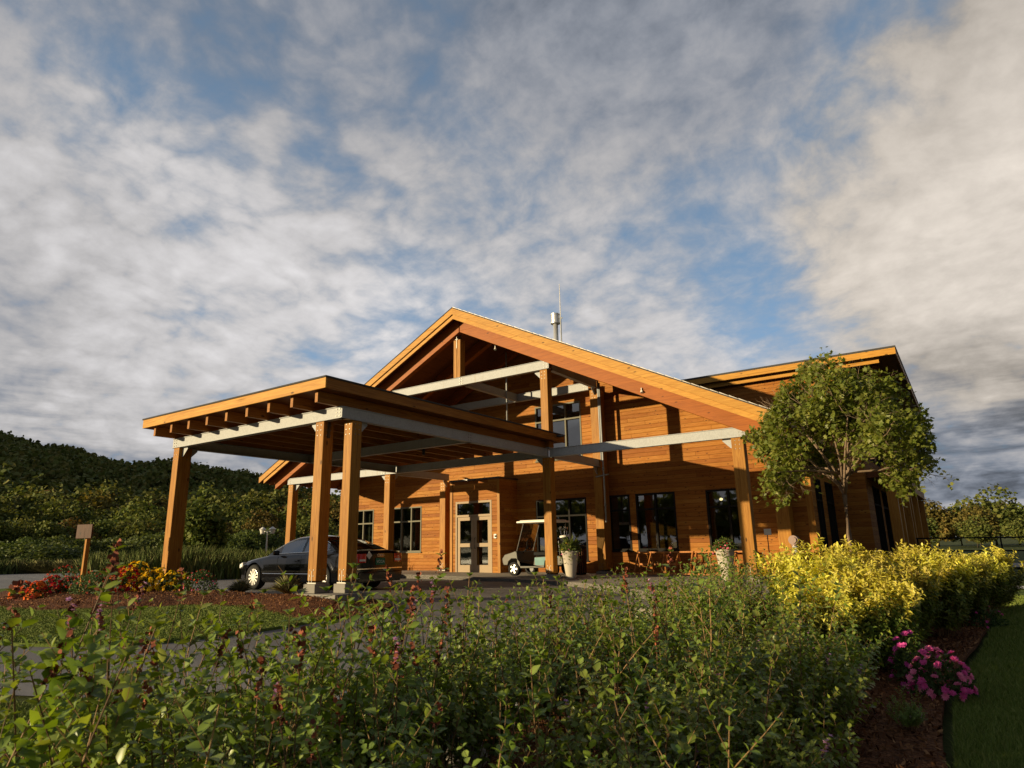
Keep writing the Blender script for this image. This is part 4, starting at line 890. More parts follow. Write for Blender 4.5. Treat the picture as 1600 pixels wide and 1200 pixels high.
    tmp = bpy.data.objects.new('plate_text_curve', cu); COL.objects.link(tmp); tm_ = bpy.data.meshes.new_from_object(tmp); bpy.data.objects.remove(tmp)
    tm_.materials.clear(); to = finish(tm_, 'plate_text', M['white'], pl); to.rotation_euler = (R(90), 0, R(90)); to.location = Vector((ox+.0195, oy, gz+.735))-parent_world(pl)
    b = MB()
    for i in range(4): b.lathe([(.034+.0065*math.cos(a), .004*math.sin(a)) for a in np.linspace(0, 2*math.pi, 7)], (ox+.014, oy-.0825+.055*i, gz+.90), 20, 'x')
    b.build('ring_emblem', M['chrome'], root)
    b = MB(); b.obox((ox+.012, oy-.40, gz+.90), (.003, 0, 0), (0, .05, .05), (0, -.05, .05)); b.build('sticker', M['white'], root)
    return root
M['tail'] = m_simple('red_lamp_lens', (.55, .015, .02), .12, 0, .15, 20, coat=1.0); M['lampw'] = m_simple('clear_lamp_lens', (.75, .75, .72), .15, 0, .05, 8); M['plate'] = m_simple('green_plate', (.03, .16, .08), .5, 0, .08, 10)
car(-12.95, 12.62, -1.062)
# ================================================================== golf cart
def golf_cart(ox, oy, gz):
    """nose towards -x, ox = nose"""
    r = thing('golf_cart', 'small golf cart with a cream canopy and a black golf bag strapped on the back', 'golf cart', (ox, oy, gz)); X = lambda v: ox+v
    b = MB()
    prof = [(.02, .42), (.0, .55), (.10, .68), (.42, .76), (.52, .80), (.60, .78), (.66, .40), (.70, .30), (1.32, .30), (1.38, .36), (1.42, .62), (2.25, .66), (2.35, .60), (2.38, .42), (2.20, .36), (.66, .24), (.40, .28)]
    prof = [(.02, .42), (.0, .55), (.10, .68), (.42, .76), (.54, .80), (.60, .76), (.64, .42), (.68, .33), (1.24, .33), (1.30, .60), (2.20, .64), (2.34, .58), (2.38, .42), (2.30, .34), (2.14, .34), (2.10, .48), (1.98, .56), (1.84, .56), (1.70, .48), (1.66, .26), (.72, .24), (.68, .44), (.56, .55), (.38, .55), (.26, .46), (.22, .34), (.06, .34)]
    b.prism([(X(u), gz+v) for u, v in prof], oy-.56, oy+.56, 'xz'); b.build('body', M['cartbody'], r, bevel=.02)
    b = MB(); b.prism([(X(u), gz+v) for u, v in ((1.32, .345), (1.30, .58), (2.2, .62), (2.16, .50), (2.0, .58), (1.84, .58), (1.68, .48), (1.66, .345))], oy-.565, oy-.561, 'xz'); b.build('side_panel', M['cartteal'], r)
    b = MB(); b.box(X(.55), X(1.32), oy-.5, oy+.5, gz+.25, gz+.28); b.box(X(1.32), X(1.36), oy-.5, oy+.5, gz+.28, gz+.62); b.build('floor', M['black'], r)
    b = MB(); b.box(X(1.22), X(1.72), oy-.5, oy+.5, gz+.64, gz+.76); b.build('seat', M['black'], r, bevel=.03)
    b = MB(); b.obox((X(1.76), oy, gz+.98), (.04, 0, .01), (0, .48, 0), (-.03, 0, .2)); b.build('backrest', M['black'], r, bevel=.03)
    b = MB(); b.tube([(X(.62), oy-.2, gz+.72), (X(.86), oy-.2, gz+.98)], .02); b.lathe([(.16+.014*math.cos(a), .014*math.sin(a)) for a in np.linspace(0, 2*math.pi, 8)], (X(.88), oy-.2, gz+1.0), 20, 'x'); b.build('steering_wheel', M['black'], r)
    for c in (.48, 1.93):
        for s_ in (-1, 1): wheel('wheel', (X(c), oy+s_*.50, gz+.225), .225, .19, r, s_, 5)
    for s_ in (-1, 1):
        b = MB(); b.tube([(X(.56), oy+s_*.5, gz+.76), (X(.60), oy+s_*.5, gz+.9), (X(.86), oy+s_*.5, gz+1.70)], .014, 8); b.build('front_strut', M['bolt'], r)
        b = MB(); b.tube([(X(1.80), oy+s_*.5, gz+.62), (X(1.78), oy+s_*.5, gz+1.0), (X(1.90), oy+s_*.5, gz+1.70)], .014, 8); b.build('rear_strut', M['bolt'], r)
        b = MB(); b.cyl((X(.05), oy+s_*.4, gz+.60), (X(.14), oy+s_*.4, gz+.60), .06, n=14); b.build('headlight', M['lampw'], r)
    b = MB(); b.add([(X(.60), oy-.48, gz+.9), (X(.60), oy+.48, gz+.9), (X(.85), oy+.48, gz+1.68), (X(.85), oy-.48, gz+1.68)], [(0, 1, 2, 3)]); b.build('windscreen', M['carglass'], r)
    b = MB(); b.box(X(.62), X(2.02), oy-.58, oy+.58, gz+1.70, gz+1.76); b.box(X(.70), X(1.94), oy-.5, oy+.5, gz+1.76, gz+1.79); b.build('canopy', M['white'], r, bevel=.025)
    b = MB(); b.box(X(2.18), X(2.46), oy-.48, oy+.48, gz+.40, gz+.46); b.tube([(X(2.2), oy-.45, gz+.45), (X(2.16), oy-.45, gz+1.08), (X(2.16), oy+.45, gz+1.08), (X(2.2), oy+.45, gz+.45)], .018); b.build('bag_rack', M['steel'], r)
    for k, (s_, cm, lab) in enumerate(((-.22, M['black'], 'black golf bag with shiny clubs strapped to the rear of the cart'),)):
        g = thing('golf_bag', lab, 'golf bag', (X(2.33), oy+s_, gz+.47))
        bb = MB(); bb.cyl((X(2.33), oy+s_, gz+.47), (X(2.25), oy+s_, gz+1.22), .125, .145, n=16); bb.build('bag', cm, g, bevel=.01)
        bb = MB(); bb.cyl((X(2.252), oy+s_, gz+1.20), (X(2.245), oy+s_, gz+1.26), .152, .152, n=16); bb.build('collar', M['white'], g)
        bb = MB(); bb.obox((X(2.44), oy+s_, gz+.80), (.05, 0, 0), (0, .09, 0), (0, 0, .2)); bb.build('pocket', cm, g, bevel=.03)
        for i in range(7):
            a = i*.9; q = Vector((X(2.245)+.08*math.cos(a), oy+s_+.08*math.sin(a), gz+1.22)); e = q+Vector((-.03+.03*math.cos(a), .05*math.sin(a), .22+.03*(i % 3)))
            bb = MB(); bb.tube([q, e], .006, 5); bb.obox(e+Vector((0, 0, .02)), (.035, .01, 0), (-.004, .012, 0), (0, 0, .028)); bb.build('club', M['chrome'] if i % 3 else M['black'], g)
    return r
M['cartbody'] = m_simple('cart_beige_panel', (.085, .078, .062), .4, 0, .08, 4); M['cartteal'] = m_simple('cart_teal_panel', (.07, .19, .19), .3, 0, .2, 5)
golf_cart(-13.15, 19.0, -.955)
# ================================================================== planters
LG = [(.030, .060, .012), (.070, .115, .022), (.125, .165, .035), (.19, .21, .06)]
M['leafmix'] = m_leaf('planter_foliage', LG)
for k_, cc in dict(yellow=(.85, .60, .03), orange=(.85, .24, .04), red=(.55, .03, .02), pink=(.80, .22, .34), magenta=(.62, .08, .30), lilac=(.62, .35, .55), salmon=(.62, .16, .09)).items():
    M['fl_'+k_] = m_leaf('petals_'+k_, [tuple(v*.7 for v in cc), cc, tuple(min(1, v*1.25+.02) for v in cc)], trans=.25, rough=.6, spec=.2)
def flowers(name, m, pos, size, parent=None, petals=9, seed=0, nrm=None):
    """flower heads: rings of small petals round each point"""
    g = np.random.default_rng(seed); n = len(pos); up0 = np.array([0, 0, 1.0]) if nrm is None else nrm; N = np.broadcast_to(up0, (n, 3))+g.normal(0, .25, (n, 3)); N = N/np.linalg.norm(N, axis=1)[:, None]
    a = np.cross(N, np.array([1.0, .2, 0])); a /= np.linalg.norm(a, axis=1)[:, None]; b = np.cross(N, a); P_, Rr, Sz = [], [], []
    for ringi, (k, el, sc) in enumerate(((petals, .25, 1.0), (petals-2, .75, .8))):
        for i in range(k):
            th = 2*math.pi*i/k+ringi*.3; d = (a*math.cos(th)+b*math.sin(th))*math.cos(el)+N*math.sin(el); P_.append(pos); Rr.append(frames(d, N)); Sz.append(size*sc*g.uniform(.85, 1.15, n))
    return leaves(name, m, np.concatenate(P_), np.concatenate(Rr), np.concatenate(Sz), parent, 'simple')
def dome(n, rx, ry, rz, g, top=.0, shell=.55):
    """points in a dome-shaped clump, denser near its surface"""
    v = g.normal(size=(n, 3)); v[:, 2] = np.abs(v[:, 2]); v /= np.linalg.norm(v, axis=1)[:, None]; r = g.uniform(shell, 1, n)**.6; p = v*r[:, None]; p[:, 2] = p[:, 2]
    return p*np.array([rx, ry, rz]), v
def planter(x, y, z, h, r, label, fl, seed, spiky):
    g = np.random.default_rng(seed); t = thing('flower_planter', label, 'planter', (x, y, z), 'tall stoneware planters on the plaza')
    b = MB(); b.lathe([(0, 0), (r*.50, 0), (r*.54, .02), (r*.74, h*.45), (r*.96, h*.93), (r*1.05, h*.95), (r*1.06, h), (r*.93, h), (r*.90, h*.93), (0, h*.93)], (x, y, z), 32); b.build('pot', M['planter'], t, auto=50)
    p, v = dome(700, .30, .30, .32, g); p[:, 2] += h*.96; hang = g.random(700) < .30; p[hang, 2] -= g.uniform(0, .38, hang.sum()); k = np.hypot(p[:, 0], p[:, 1]) < r*.95; p[k & (p[:, 2] < h), 2] = h+.03
    p += np.array([x, y, z]); leaves('foliage', M['leafmix'], p, frames(v+g.normal(0, .6, (700, 3)), v), g.uniform(.05, .10, 700), t, 'narrow')
    if spiky:
        pos, dr, sz = [], [], []
        for i in range(60):
            a = g.uniform(0, 2*math.pi); e = g.uniform(.5, 1.4); pos.append((x, y, z+h)); dr.append((math.cos(a)*math.cos(e), math.sin(a)*math.cos(e), math.sin(e))); sz.append(g.uniform(.35, .55))
        dr = np.array(dr); tv = NARROW_V*np.array([1, .14, .6]); V_, F_ = scatter(tv.astype(np.float32), [LEAF_Q, LEAF_T], np.array(pos), frames(dr, np.array([0, 0, 1.0])+g.normal(0, .2, dr.shape)), np.array(sz)); npmesh('spike_leaves', V_, F_, M['leafmix'], t)
    for j, (cn, k) in enumerate(fl):
        p, v = dome(k, .33, .33, .34, g, shell=.9); p += np.array([x, y, z+h*.96]); p[:, 2] -= g.uniform(0, .2, k); flowers('flowers', M[cn], p, .028, t, 6, seed+j, v)
planter(-10.12, 17.75, -.97, .80, .26, 'tall tapered planter with spiky greenery beside the golf cart', [('fl_yellow', 14), ('fl_pink', 10)], 21, True)
planter(-5.62, 18.35, -1.03, .84, .26, 'tall tapered planter with red and pink flowers in front of the wooden racks', [('fl_red', 26), ('fl_pink', 26)], 22, False)
planter(-19.4, 17.6, -.94, .60, .30, 'planter of leafy greenery seen over the boot of the black car', [('fl_yellow', 5)], 23, True)
planter(-27.2, 19.35, -.95, .55, .35, 'low barrel planter near the lane beyond the nose of the black car', [('fl_yellow', 6)], 24, False)
# dark bin beside the wall
bin_ = thing('litter_bin', 'dark ribbed litter bin standing by the wall behind the spiky planter', 'bin', (-11.15, 20.6, -.98))
b = MB(); b.lathe([(0, 0), (.25, 0), (.27, .05), (.27, .86), (.29, .87), (.29, .93), (.20, .98), (0, .98)], (-11.35, 20.45, -.98), 22); b.build('drum', M['bin'], bin_) if 'bin' in M else b.build('drum', M['black'], bin_)
b = MB()
for k in range(22): a = 2*math.pi*k/22; b.box(-11.35+.275*math.cos(a)-.012, -11.35+.275*math.cos(a)+.012, 20.45+.275*math.sin(a)-.012, 20.45+.275*math.sin(a)+.012, -.93, -.13)
b.build('slats', M['soffit'], bin_)
# ================================================================== wooden bag racks along the wall
def rack(x, y, z, L, label):
    t = thing('bag_rack', label, 'rack', (x, y, z), 'wooden golf bag racks under the windows'); h = .74
    b = MB(); b.box(x, x+L, y+.20, y+.26, z+h-.05, z+h); b.build('top_rail', M['rackwood'], t)
    b = MB(); b.box(x, x+L, y-.22, y-.17, z+.02, z+.08); b.build('bottom_rail', M['rackwood'], t)
    b = MB(); b.box(x, x+L, y+.24, y+.29, z+.30, z+.36); b.build('middle_rail', M['rackwood'], t)
    n = max(2, int(L/.42)+1)
    for i in range(n):
        u = x+.03+(L-.06)*i/(n-1)
        b = MB(); b.bar((u-.05 if i % 2 else u, y-.19, z+.05), (u, y+.23, z+h-.03), .035, .06); b.build('slanted_leg', M['rackwood'], t)
        b = MB(); b.bar((u+.02, y+.30, z), (u, y+.23, z+h-.03), .035, .06); b.build('back_leg', M['rackwood'], t)
    return t
rack(-9.45, 20.95, -1.0, 1.95, 'long slatted wooden rack against the wall under the double window')
rack(-7.44, 20.95, -1.01, 1.75, 'slatted wooden rack by the wall behind the pot of red flowers')
rack(-4.35, 20.9, -1.02, .5, 'short wooden rack at the lodge corner beyond the last gable post')
for o_ in [o for o in COL.objects if o.name.startswith('bag_rack') and o.type == 'EMPTY']: pass
# stand pipe, utility sign
sp = thing('stand_pipe', 'grey stand pipe with a round pinkish valve cap beside the lodge corner', 'pipe', (-4.15, 20.0, -1.03))
b = MB(); b.cyl((-4.15, 20.0, -1.03), (-4.15, 20.0, -.12), .07, n=16); b.build('pipe', M['galv'], sp, smooth=False)
b = MB(); b.cyl((-4.15, 20.12, .02), (-4.15, 19.86, .02), .13, n=20); b.cyl((-4.15, 19.86, .02), (-4.15, 19.82, .02), .09, n=16); b.cyl((-4.15, 20, -.14), (-4.15, 20, -.04), .09, n=16); b.build('valve', M['valve'], sp) if 'valve' in M else b.build('valve', m_simple('valve_brass', (.24, .17, .15), .5, .3, .2, 20), sp)
us = thing('utility_sign', 'small pale blank plate on a thin stake beside the last gable post', 'sign', (-4.45, 18.3, -1.03))
b = MB(); b.box(-4.46, -4.44, 18.3, 18.32, -1.03, .25); b.build('stake', M['steel'], us)
b = MB(); b.box(-4.52, -4.34, 18.28, 18.298, .16, .32); b.build('plate', M['white'], us, bevel=.004)
# board sign in the flower island, seen from behind
sg = thing('board_sign', 'brown wooden board sign seen from behind on a single timber post in the flowers', 'sign', (-18.0, 7.6, -.95))
b = MB(); b.box(-18.04, -17.95, 7.58, 7.67, -1.0, .62); b.build('post', M['post'], sg, bevel=.006)
b = MB(); c_, s_ = math.cos(R(22)), math.sin(R(22)); b.obox((-18.0, 7.53, .55), (.225*c_, .225*s_, 0), (-.02*s_, .02*c_, 0), (0, 0, .17)); b.build('board', M['darkwood'], sg, bevel=.006)
b = MB(); b.obox((-17.98, 7.56, .55), (.035*c_, .035*s_, 0), (-.015*s_, .015*c_, 0), (0, 0, .15)); b.build('batten', M['rackwood'], sg)
# twin lantern lamp post far beyond the nose of the car
LX, LY = -1.416*26, 26.0
lp = thing('lamp_post', 'small pale twin lantern lamp post across the lane before the trees', 'street lamp', (LX, LY, -1.1))
b = MB(); b.cyl((LX, LY, -1.1), (LX, LY, 1.25), .06, .045, n=12); b.build('pole', M['white'], lp)
b = MB(); b.bar((LX-.5, LY, 1.2), (LX+.5, LY, 1.2), .04, .04); b.build('arm', M['white'], lp)
for s_ in (-.5, .5): b = MB(); b.lathe([(0, 0), (.12, 0), (.18, .25), (.22, .28), (.05, .42), (0, .45)], (LX+s_, LY, 1.05), 12); b.build('lantern', M['white'], lp)
# black rail running away beyond the wing
rl = thing('long_railing', 'long thin black metal railing running from the porch towards the trees', 'railing', (-1.3, 30, -1.1))
for z in (.0, -.45): b = MB(); b.bar((-1.75, 29.0, z), (26, 30.5, z-.2), .05, .05); b.build('rail', M['black'], rl)
for i in range(12): u = i/11; x = -1.7+27.5*u; y = 29+1.5*u; b = MB(); b.cyl((x, y, -1.2), (x, y, .02-.2*u), .025, n=8); b.build('baluster', M['black'], rl)
# ================================================================== far land and woods
def pol(az, r): a = R(az); return -math.sin(a)*r, math.cos(a)*r
RIDGE = ([-100, 20, 40, 50, 54.4, 55.9, 58.3, 60.7, 65.1, 68.4, 70.7, 71.9, 73, 78, 90, 110, 140, 260], [0, 0, 2.2, 3.6, 4.5, 5.0, 5.4, 5.5, 5.8, 6.55, 6.45, 6.95, 7.3, 8.6, 9.0, 6, 3, 0])
azs = np.arange(18, 142, .8); rs = np.concatenate([np.arange(120, 700, 20), [750, 850, 1000, 1300]])
A_, R_ = np.meshgrid(azs, rs); el = np.interp(A_, *RIDGE)
def hillz(A, Rr):
    e = np.interp(A, *RIDGE); h = np.tan(np.radians(e))*560
    f = sstep(Rr, 170, 560)**1.15; wob = 3.5*np.sin(A*.55+Rr*.018)*np.cos(Rr*.011-A*.23)*sstep(Rr, 170, 300)
    return -1.3+h*f-h*.25*sstep(Rr, 600, 1300)+wob*np.clip(h/40, 0, 1)
HZ = hillz(A_, R_); X_, Y_ = -np.sin(np.radians(A_))*R_, np.cos(np.radians(A_))*R_
HZ[0] -= 1.0
ii = np.arange(A_.size).reshape(A_.shape)
struct(npmesh('hills', np.stack([X_, Y_, HZ], 2).reshape(-1, 3), np.stack([ii[:-1, :-1], ii[1:, :-1], ii[1:, 1:], ii[:-1, 1:]], 2).reshape(-1, 4), M['hill'], smooth=True))
FOR = [(.050, .078, .022), (.085, .115, .030), (.13, .15, .042), (.18, .17, .052), (.20, .16, .05)]
M['forest'] = m_leaf('forest_leaves', FOR, trans=.18, rough=.7, vscale=.03, spec=.1)
M['woods'] = m_leaf('wood_leaves', [(.040, .062, .014), (.078, .100, .023), (.13, .142, .034), (.19, .175, .046)], trans=.22, rough=.7, vscale=.12, spec=.1)
M['woodsw'] = m_leaf('autumn_leaves', [(.050, .050, .012), (.095, .082, .020), (.14, .105, .028), (.19, .11, .03)], trans=.22, rough=.7, vscale=.12, spec=.1)
def crownpts(n, w_, h, g, lobes=9):
    """points on a lumpy crown made of overlapping lobes"""
    c = g.normal(size=(lobes, 3)); c /= np.linalg.norm(c, axis=1)[:, None]; c *= g.uniform(.25, .62, lobes)[:, None]; c[:, 2] *= 1.0; rr = g.uniform(.30, .50, lobes)
    k = g.integers(0, lobes, n); v = g.normal(size=(n, 3)); v /= np.linalg.norm(v, axis=1)[:, None]; p = c[k]+v*(rr[k]*g.uniform(.55, 1.05, n))[:, None]
    return p*np.array([w_/2, w_/2, h/2]), v
def hill_forest():
    g = np.random.default_rng(31); N = 6200; az = g.uniform(47, 80, N); r = np.sqrt(g.uniform(200**2, 620**2, N)); z = hillz(az, r); x, y = -np.sin(np.radians(az))*r, np.cos(np.radians(az))*r
    hgt = g.uniform(7, 12, N); con = g.random(N) < .22; k = 26; P_, Sz, Vv = [], [], []
    for i in range(N):
        p, v = crownpts(k, hgt[i]*(.45 if con[i] else .95), hgt[i]*(1.3 if con[i] else .9), g, 4)
        if con[i]: p[:, :2] *= (.25+.9*(1-(p[:, 2]/(hgt[i]*.65)+1)/2))[:, None]
        P_.append(p+np.array([x[i], y[i], z[i]+hgt[i]*.5])); Vv.append(v); Sz.append(g.uniform(1.4, 2.6, k))
    P_ = np.concatenate(P_); Vv = np.concatenate(Vv); Sz = np.concatenate(Sz); n = len(P_)
    rot = frames(g.normal(size=(n, 3)), Vv+g.normal(0, .5, (n, 3))+np.array([0, 0, .3]))
    tag(leaves('hill_forest', M['forest'], P_, rot, Sz, None, 'card'), 'dense dark green forest covering the far hillside', 'forest', kind='stuff')
hill_forest()
def back_woods():
    """the wood on the other side of the grounds, outside the picture, seen only as reflections in the glass"""
    g = np.random.default_rng(33); P_, Sz = [], []
    for i in range(300):
        az = g.uniform(112, 345); r = g.uniform(100, 125); h = g.uniform(12.5, 15); p, v = crownpts(90, h*1.1, h, g, 6); x, y = pol(az, r); P_.append(p+np.array([x, y, h*.48-1.2])); Sz.append(g.uniform(1.0, 1.9, 90))
    P_ = np.concatenate(P_); tag(leaves('back_woods', M['woods'], P_, rand_rot(len(P_), g=g), np.concatenate(Sz), None, 'card'), 'wood of broadleaf trees beyond the far side of the grounds', 'forest', kind='stuff')
back_woods()
def forest_tree(kind, seed):
    g = np.random.default_rng(seed); t = thing('broadleaf_tree', 'x', 'tree', (0, 0, 0))
    H = 10.0; n = 3400; con = kind == 2
    W_ = {0: 8.5, 1: 6.5, 2: 4.8, 3: 7.5}[kind]; p, v = crownpts(n, W_*1.15, H*.98, g, {0: 16, 1: 14, 2: 12, 3: 18}[kind])
    if con: p[:, :2] *= (.35+.85*(1-(p[:, 2]/(H*.5)+1)/2))[:, None]
    p[:, 2] += H*.53; k = p[:, 2] > .25; p, v = p[k], v[k]; n = len(p)
    rot = frames(g.normal(size=(n, 3))+np.array([0, 0, -.3]), v+g.normal(0, .55, (n, 3))+np.array([0, 0, .35]))
    leaves('crown', M['woodsw'] if kind == 3 else M['woods'], p, rot, g.uniform(.26, .58, n), t, 'card')
    b = MB(); b.tube([(0, 0, -.3), (.1, .05, H*.25), (-.05, 0, H*.55), (.05, .1, H*.85)], [.20, .16, .10, .04], 8)
    for i in range(7):
        a = i*2.4; z = H*(.22+.07*i); b.tube([(0, 0, z), (math.cos(a)*W_*.2, math.sin(a)*W_*.2, z+H*.10), (math.cos(a)*W_*.36, math.sin(a)*W_*.36, z+H*.2)], [.07, .045, .02], 5)
    b.build('trunk', M['darkbark'], t, smooth=True); return t
protos = [forest_tree(k, 40+k) for k in range(4)]; used = [False]*4; GRP = 'trees at the foot of the hill'
def place(kind, az, r, h, z=None, wid=1.0, label='', group=GRP):
    x, y = pol(az, r); zz = float(hillz(az, r)) if z is None else z; zz = min(zz, -1.15) if r < 170 else zz; s = h/10.3
    rz = random.uniform(0, 6.28)
    if used[kind]: o = dup(protos[kind], (x, y, zz-.1), rz, (s*wid, s*wid, s), label, group)
    else: o = protos[kind]; used[kind] = True; o.location = (x, y, zz-.1); o.rotation_euler = (0, 0, rz); o.scale = (s*wid, s*wid, s); o['label'] = label; o['group'] = group
    return o
LAB = ['broad dense green tree in the wood at the foot of the hill', 'upright green tree in the wood at the foot of the hill', 'narrow pointed dark tree in the wood at the foot of the hill', 'olive and rust tinted tree in the wood at the foot of the hill']
g_ = np.random.default_rng(50); random.seed(5)
for i in range(96):
    ring = i % 3; az = 48.5+29.0*((i*0.61803) % 1.0); r = (96, 128, 165)[ring]+g_.uniform(-10, 10); el_ = (2.9, 4.1, 5.0)[ring]*g_.uniform(.85, 1.12)
    h = math.tan(R(el_))*r+1.2; kd = int(g_.choice([0, 1, 2, 3], p=[.40, .27, .13, .20])); place(kd, az, r, h, -1.25, 1.12 if kd != 2 else .9, LAB[kd])
# bushes before the wood
bg = np.random.default_rng(61)
def bush(seed):
    g = np.random.default_rng(seed); t = thing('round_bush', 'x', 'bush'); p, v = dome(6000, 1.0, 1.0, 1.0, g, shell=.5); p *= (1+.18*np.sin(v[:, :1]*5+seed)*np.cos(v[:, 1:2]*6)); n = len(p)
    leaves('foliage', M['bush'], p, frames(g.normal(size=(n, 3))+np.array([0, 0, .5]), v+g.normal(0, .5, (n, 3))), g.uniform(.035, .085, n), t, 'card')
    b = MB(); 
    for i in range(5): a = i*1.26; b.tube([(0, 0, -.1), (.25*math.cos(a), .25*math.sin(a), .4), (.5*math.cos(a), .5*math.sin(a), .75)], [.03, .02, .01], 5)
    b.build('stems', M['darkbark'], t); return t
M['bush'] = m_leaf('bush_leaves', [(.030, .048, .012), (.060, .084, .020), (.095, .118, .030), (.15, .16, .045)], trans=.25, rough=.6, vscale=.3, spec=.15)
bprot = bush(62); bu = False
def place_bush(x, y, z, w_, h, label, group, rz=0):
    global bu
    if bu: return dup(bprot, (x, y, z), rz, (w_/2, w_/2, h), label, group)
    bu = True; bprot.location = (x, y, z); bprot.scale = (w_/2, w_/2, h); bprot['label'] = label; bprot['group'] = group; return bprot
for i in range(34):
    az = 50+27.5*(i/33)+bg.uniform(-.3, .3); r = bg.uniform(62, 84); x, y = pol(az, r); place_bush(x, y, -1.2, bg.uniform(4.5, 8), bg.uniform(1.6, 3.2), 'rounded green bush along the front edge of the wood', 'bushes along the edge of the wood', i)
# the pale young tree before the wood, left of the middle
x, y = pol(59.5, 44); o = dup(protos[1], (x, y, -1.2), 1.0, (.50, .50, .46), 'pale green young tree standing alone before the wood behind the canopy', None)
# meadow of tall grass before the wood
def tall_grass(name, az0, az1, r0, r1, n, h, label, m, seed, wid=.012):
    g = np.random.default_rng(seed); az = np.radians(g.uniform(az0, az1, n)); r = g.uniform(r0, r1, n); x, y = -np.sin(az)*r, np.cos(az)*r; z = np.full(n, -1.2)
    hh = h*g.uniform(.5, 1.2, n)*(1+.25*np.sin(x*.6)*np.cos(y*.8)); a = g.uniform(0, 2*np.pi, n); ln = g.normal(0, .22, (n, 2))*hh[:, None]; dxy = np.stack([np.cos(a), np.sin(a)], 1)*(wid*g.uniform(.7, 2.0, n))[:, None]; b = np.stack([x, y], 1)
    V = np.zeros((n, 5, 3), np.float32); V[:, 0, :2] = b-dxy; V[:, 1, :2] = b+dxy; V[:, 2, :2] = b+dxy*.8+ln*.4; V[:, 3, :2] = b-dxy*.8+ln*.4; V[:, 4, :2] = b+ln; V[:, 0, 2] = V[:, 1, 2] = z; V[:, 2, 2] = V[:, 3, 2] = z+hh*.6; V[:, 4, 2] = z+hh; i = (np.arange(n)*5)[:, None]
    return tag(npmesh(name, V.reshape(-1, 3), [i+np.array([[0, 1, 2, 3]]), i+np.array([[3, 2, 4]])], m), label, 'tall grass', kind='stuff')
M['tallg'] = m_islandcol('meadow_grass', [(.045, .070, .014), (.075, .105, .024), (.12, .14, .04), (.19, .18, .07)], .8, 0, .1)
tall_grass('tall_grass', 51, 67, 29, 42, 26000, 1.15, 'tall green meadow grass beyond the lane before the wood', M['tallg'], 71, .022)
tall_grass('tall_grass', 66, 78, 50, 58, 9000, .8, 'rough grass along the far edge of the drive', M['tallg'], 72, .03)
# row of pale ornamental grass tufts
M['tuft'] = m_islandcol('dry_grass_tuft', [(.10, .11, .04), (.20, .19, .08), (.34, .30, .15)], .8, 0, .1)
def tuft_mesh(seed, n=420):
    g = np.random.default_rng(seed); t = thing('grass_tuft', 'x', 'ornamental grass'); a = g.uniform(0, 2*np.pi, n); e = g.uniform(.35, 1.45, n); L = g.uniform(.6, 1.05, n); d = np.stack([np.cos(a)*np.cos(e), np.sin(a)*np.cos(e), np.sin(e)], 1)
    tv = (NARROW_V*np.array([1, .09, .5])).astype(np.float32); V_, F_ = scatter(tv, [LEAF_Q, LEAF_T], d*.05, frames(d, np.array([0, 0, 1.0])+g.normal(0, .1, (n, 3))), L); npmesh('blades', V_, F_, M['tuft'], t); return t
tf = tuft_mesh(73)
for i in range(17):
    az = 66.2+i*.42; r = 47+.35*i; x, y = pol(az, r); lab = 'pale dry ornamental grass tuft in the row along the far edge of the drive'
    if i == 0: tf.location = (x, y, -1.15); tf['label'] = lab; tf['group'] = 'row of pale grass tufts'; o = tf
    else: o = dup(tf, (x, y, -1.15), i*1.3, None, lab, 'row of pale grass tufts')
    o.scale = (1.0, 1.0, .75+.2*((i*7) % 3)/2)
# trees beyond the wing, on the far side of the lane
RT = [(3.4, 120, 7.6, 0), (2.1, 112, 6.6, 3), (.7, 125, 6.2, 1), (-.4, 108, 5.4, 3), (-1.3, 118, 8.4, 0), (-2.6, 130, 6.6, 0), (-3.4, 120, 4.6, 3), (-4.6, 124, 6.2, 1), (-6.5, 120, 7.0, 0), (4.8, 118, 7.4, 1), (6.4, 120, 7.0, 0), (-9, 125, 7.4, 0), (-12, 125, 6.8, 1), (-.2, 98, 3.6, 0), (-2.9, 96, 3.2, 0), (2.9, 96, 3.6, 1)]
RL = {0: 'dense dark green tree beyond the lane past the porch of the wing', 1: 'loose upright tree beyond the lane past the porch of the wing', 3: 'brownish olive tree beyond the lane past the porch of the wing'}
for az, r, h, kd in RT: place(kd, az, r, h+.6, -1.2, 1.25, RL[kd], 'trees beyond the far lane')
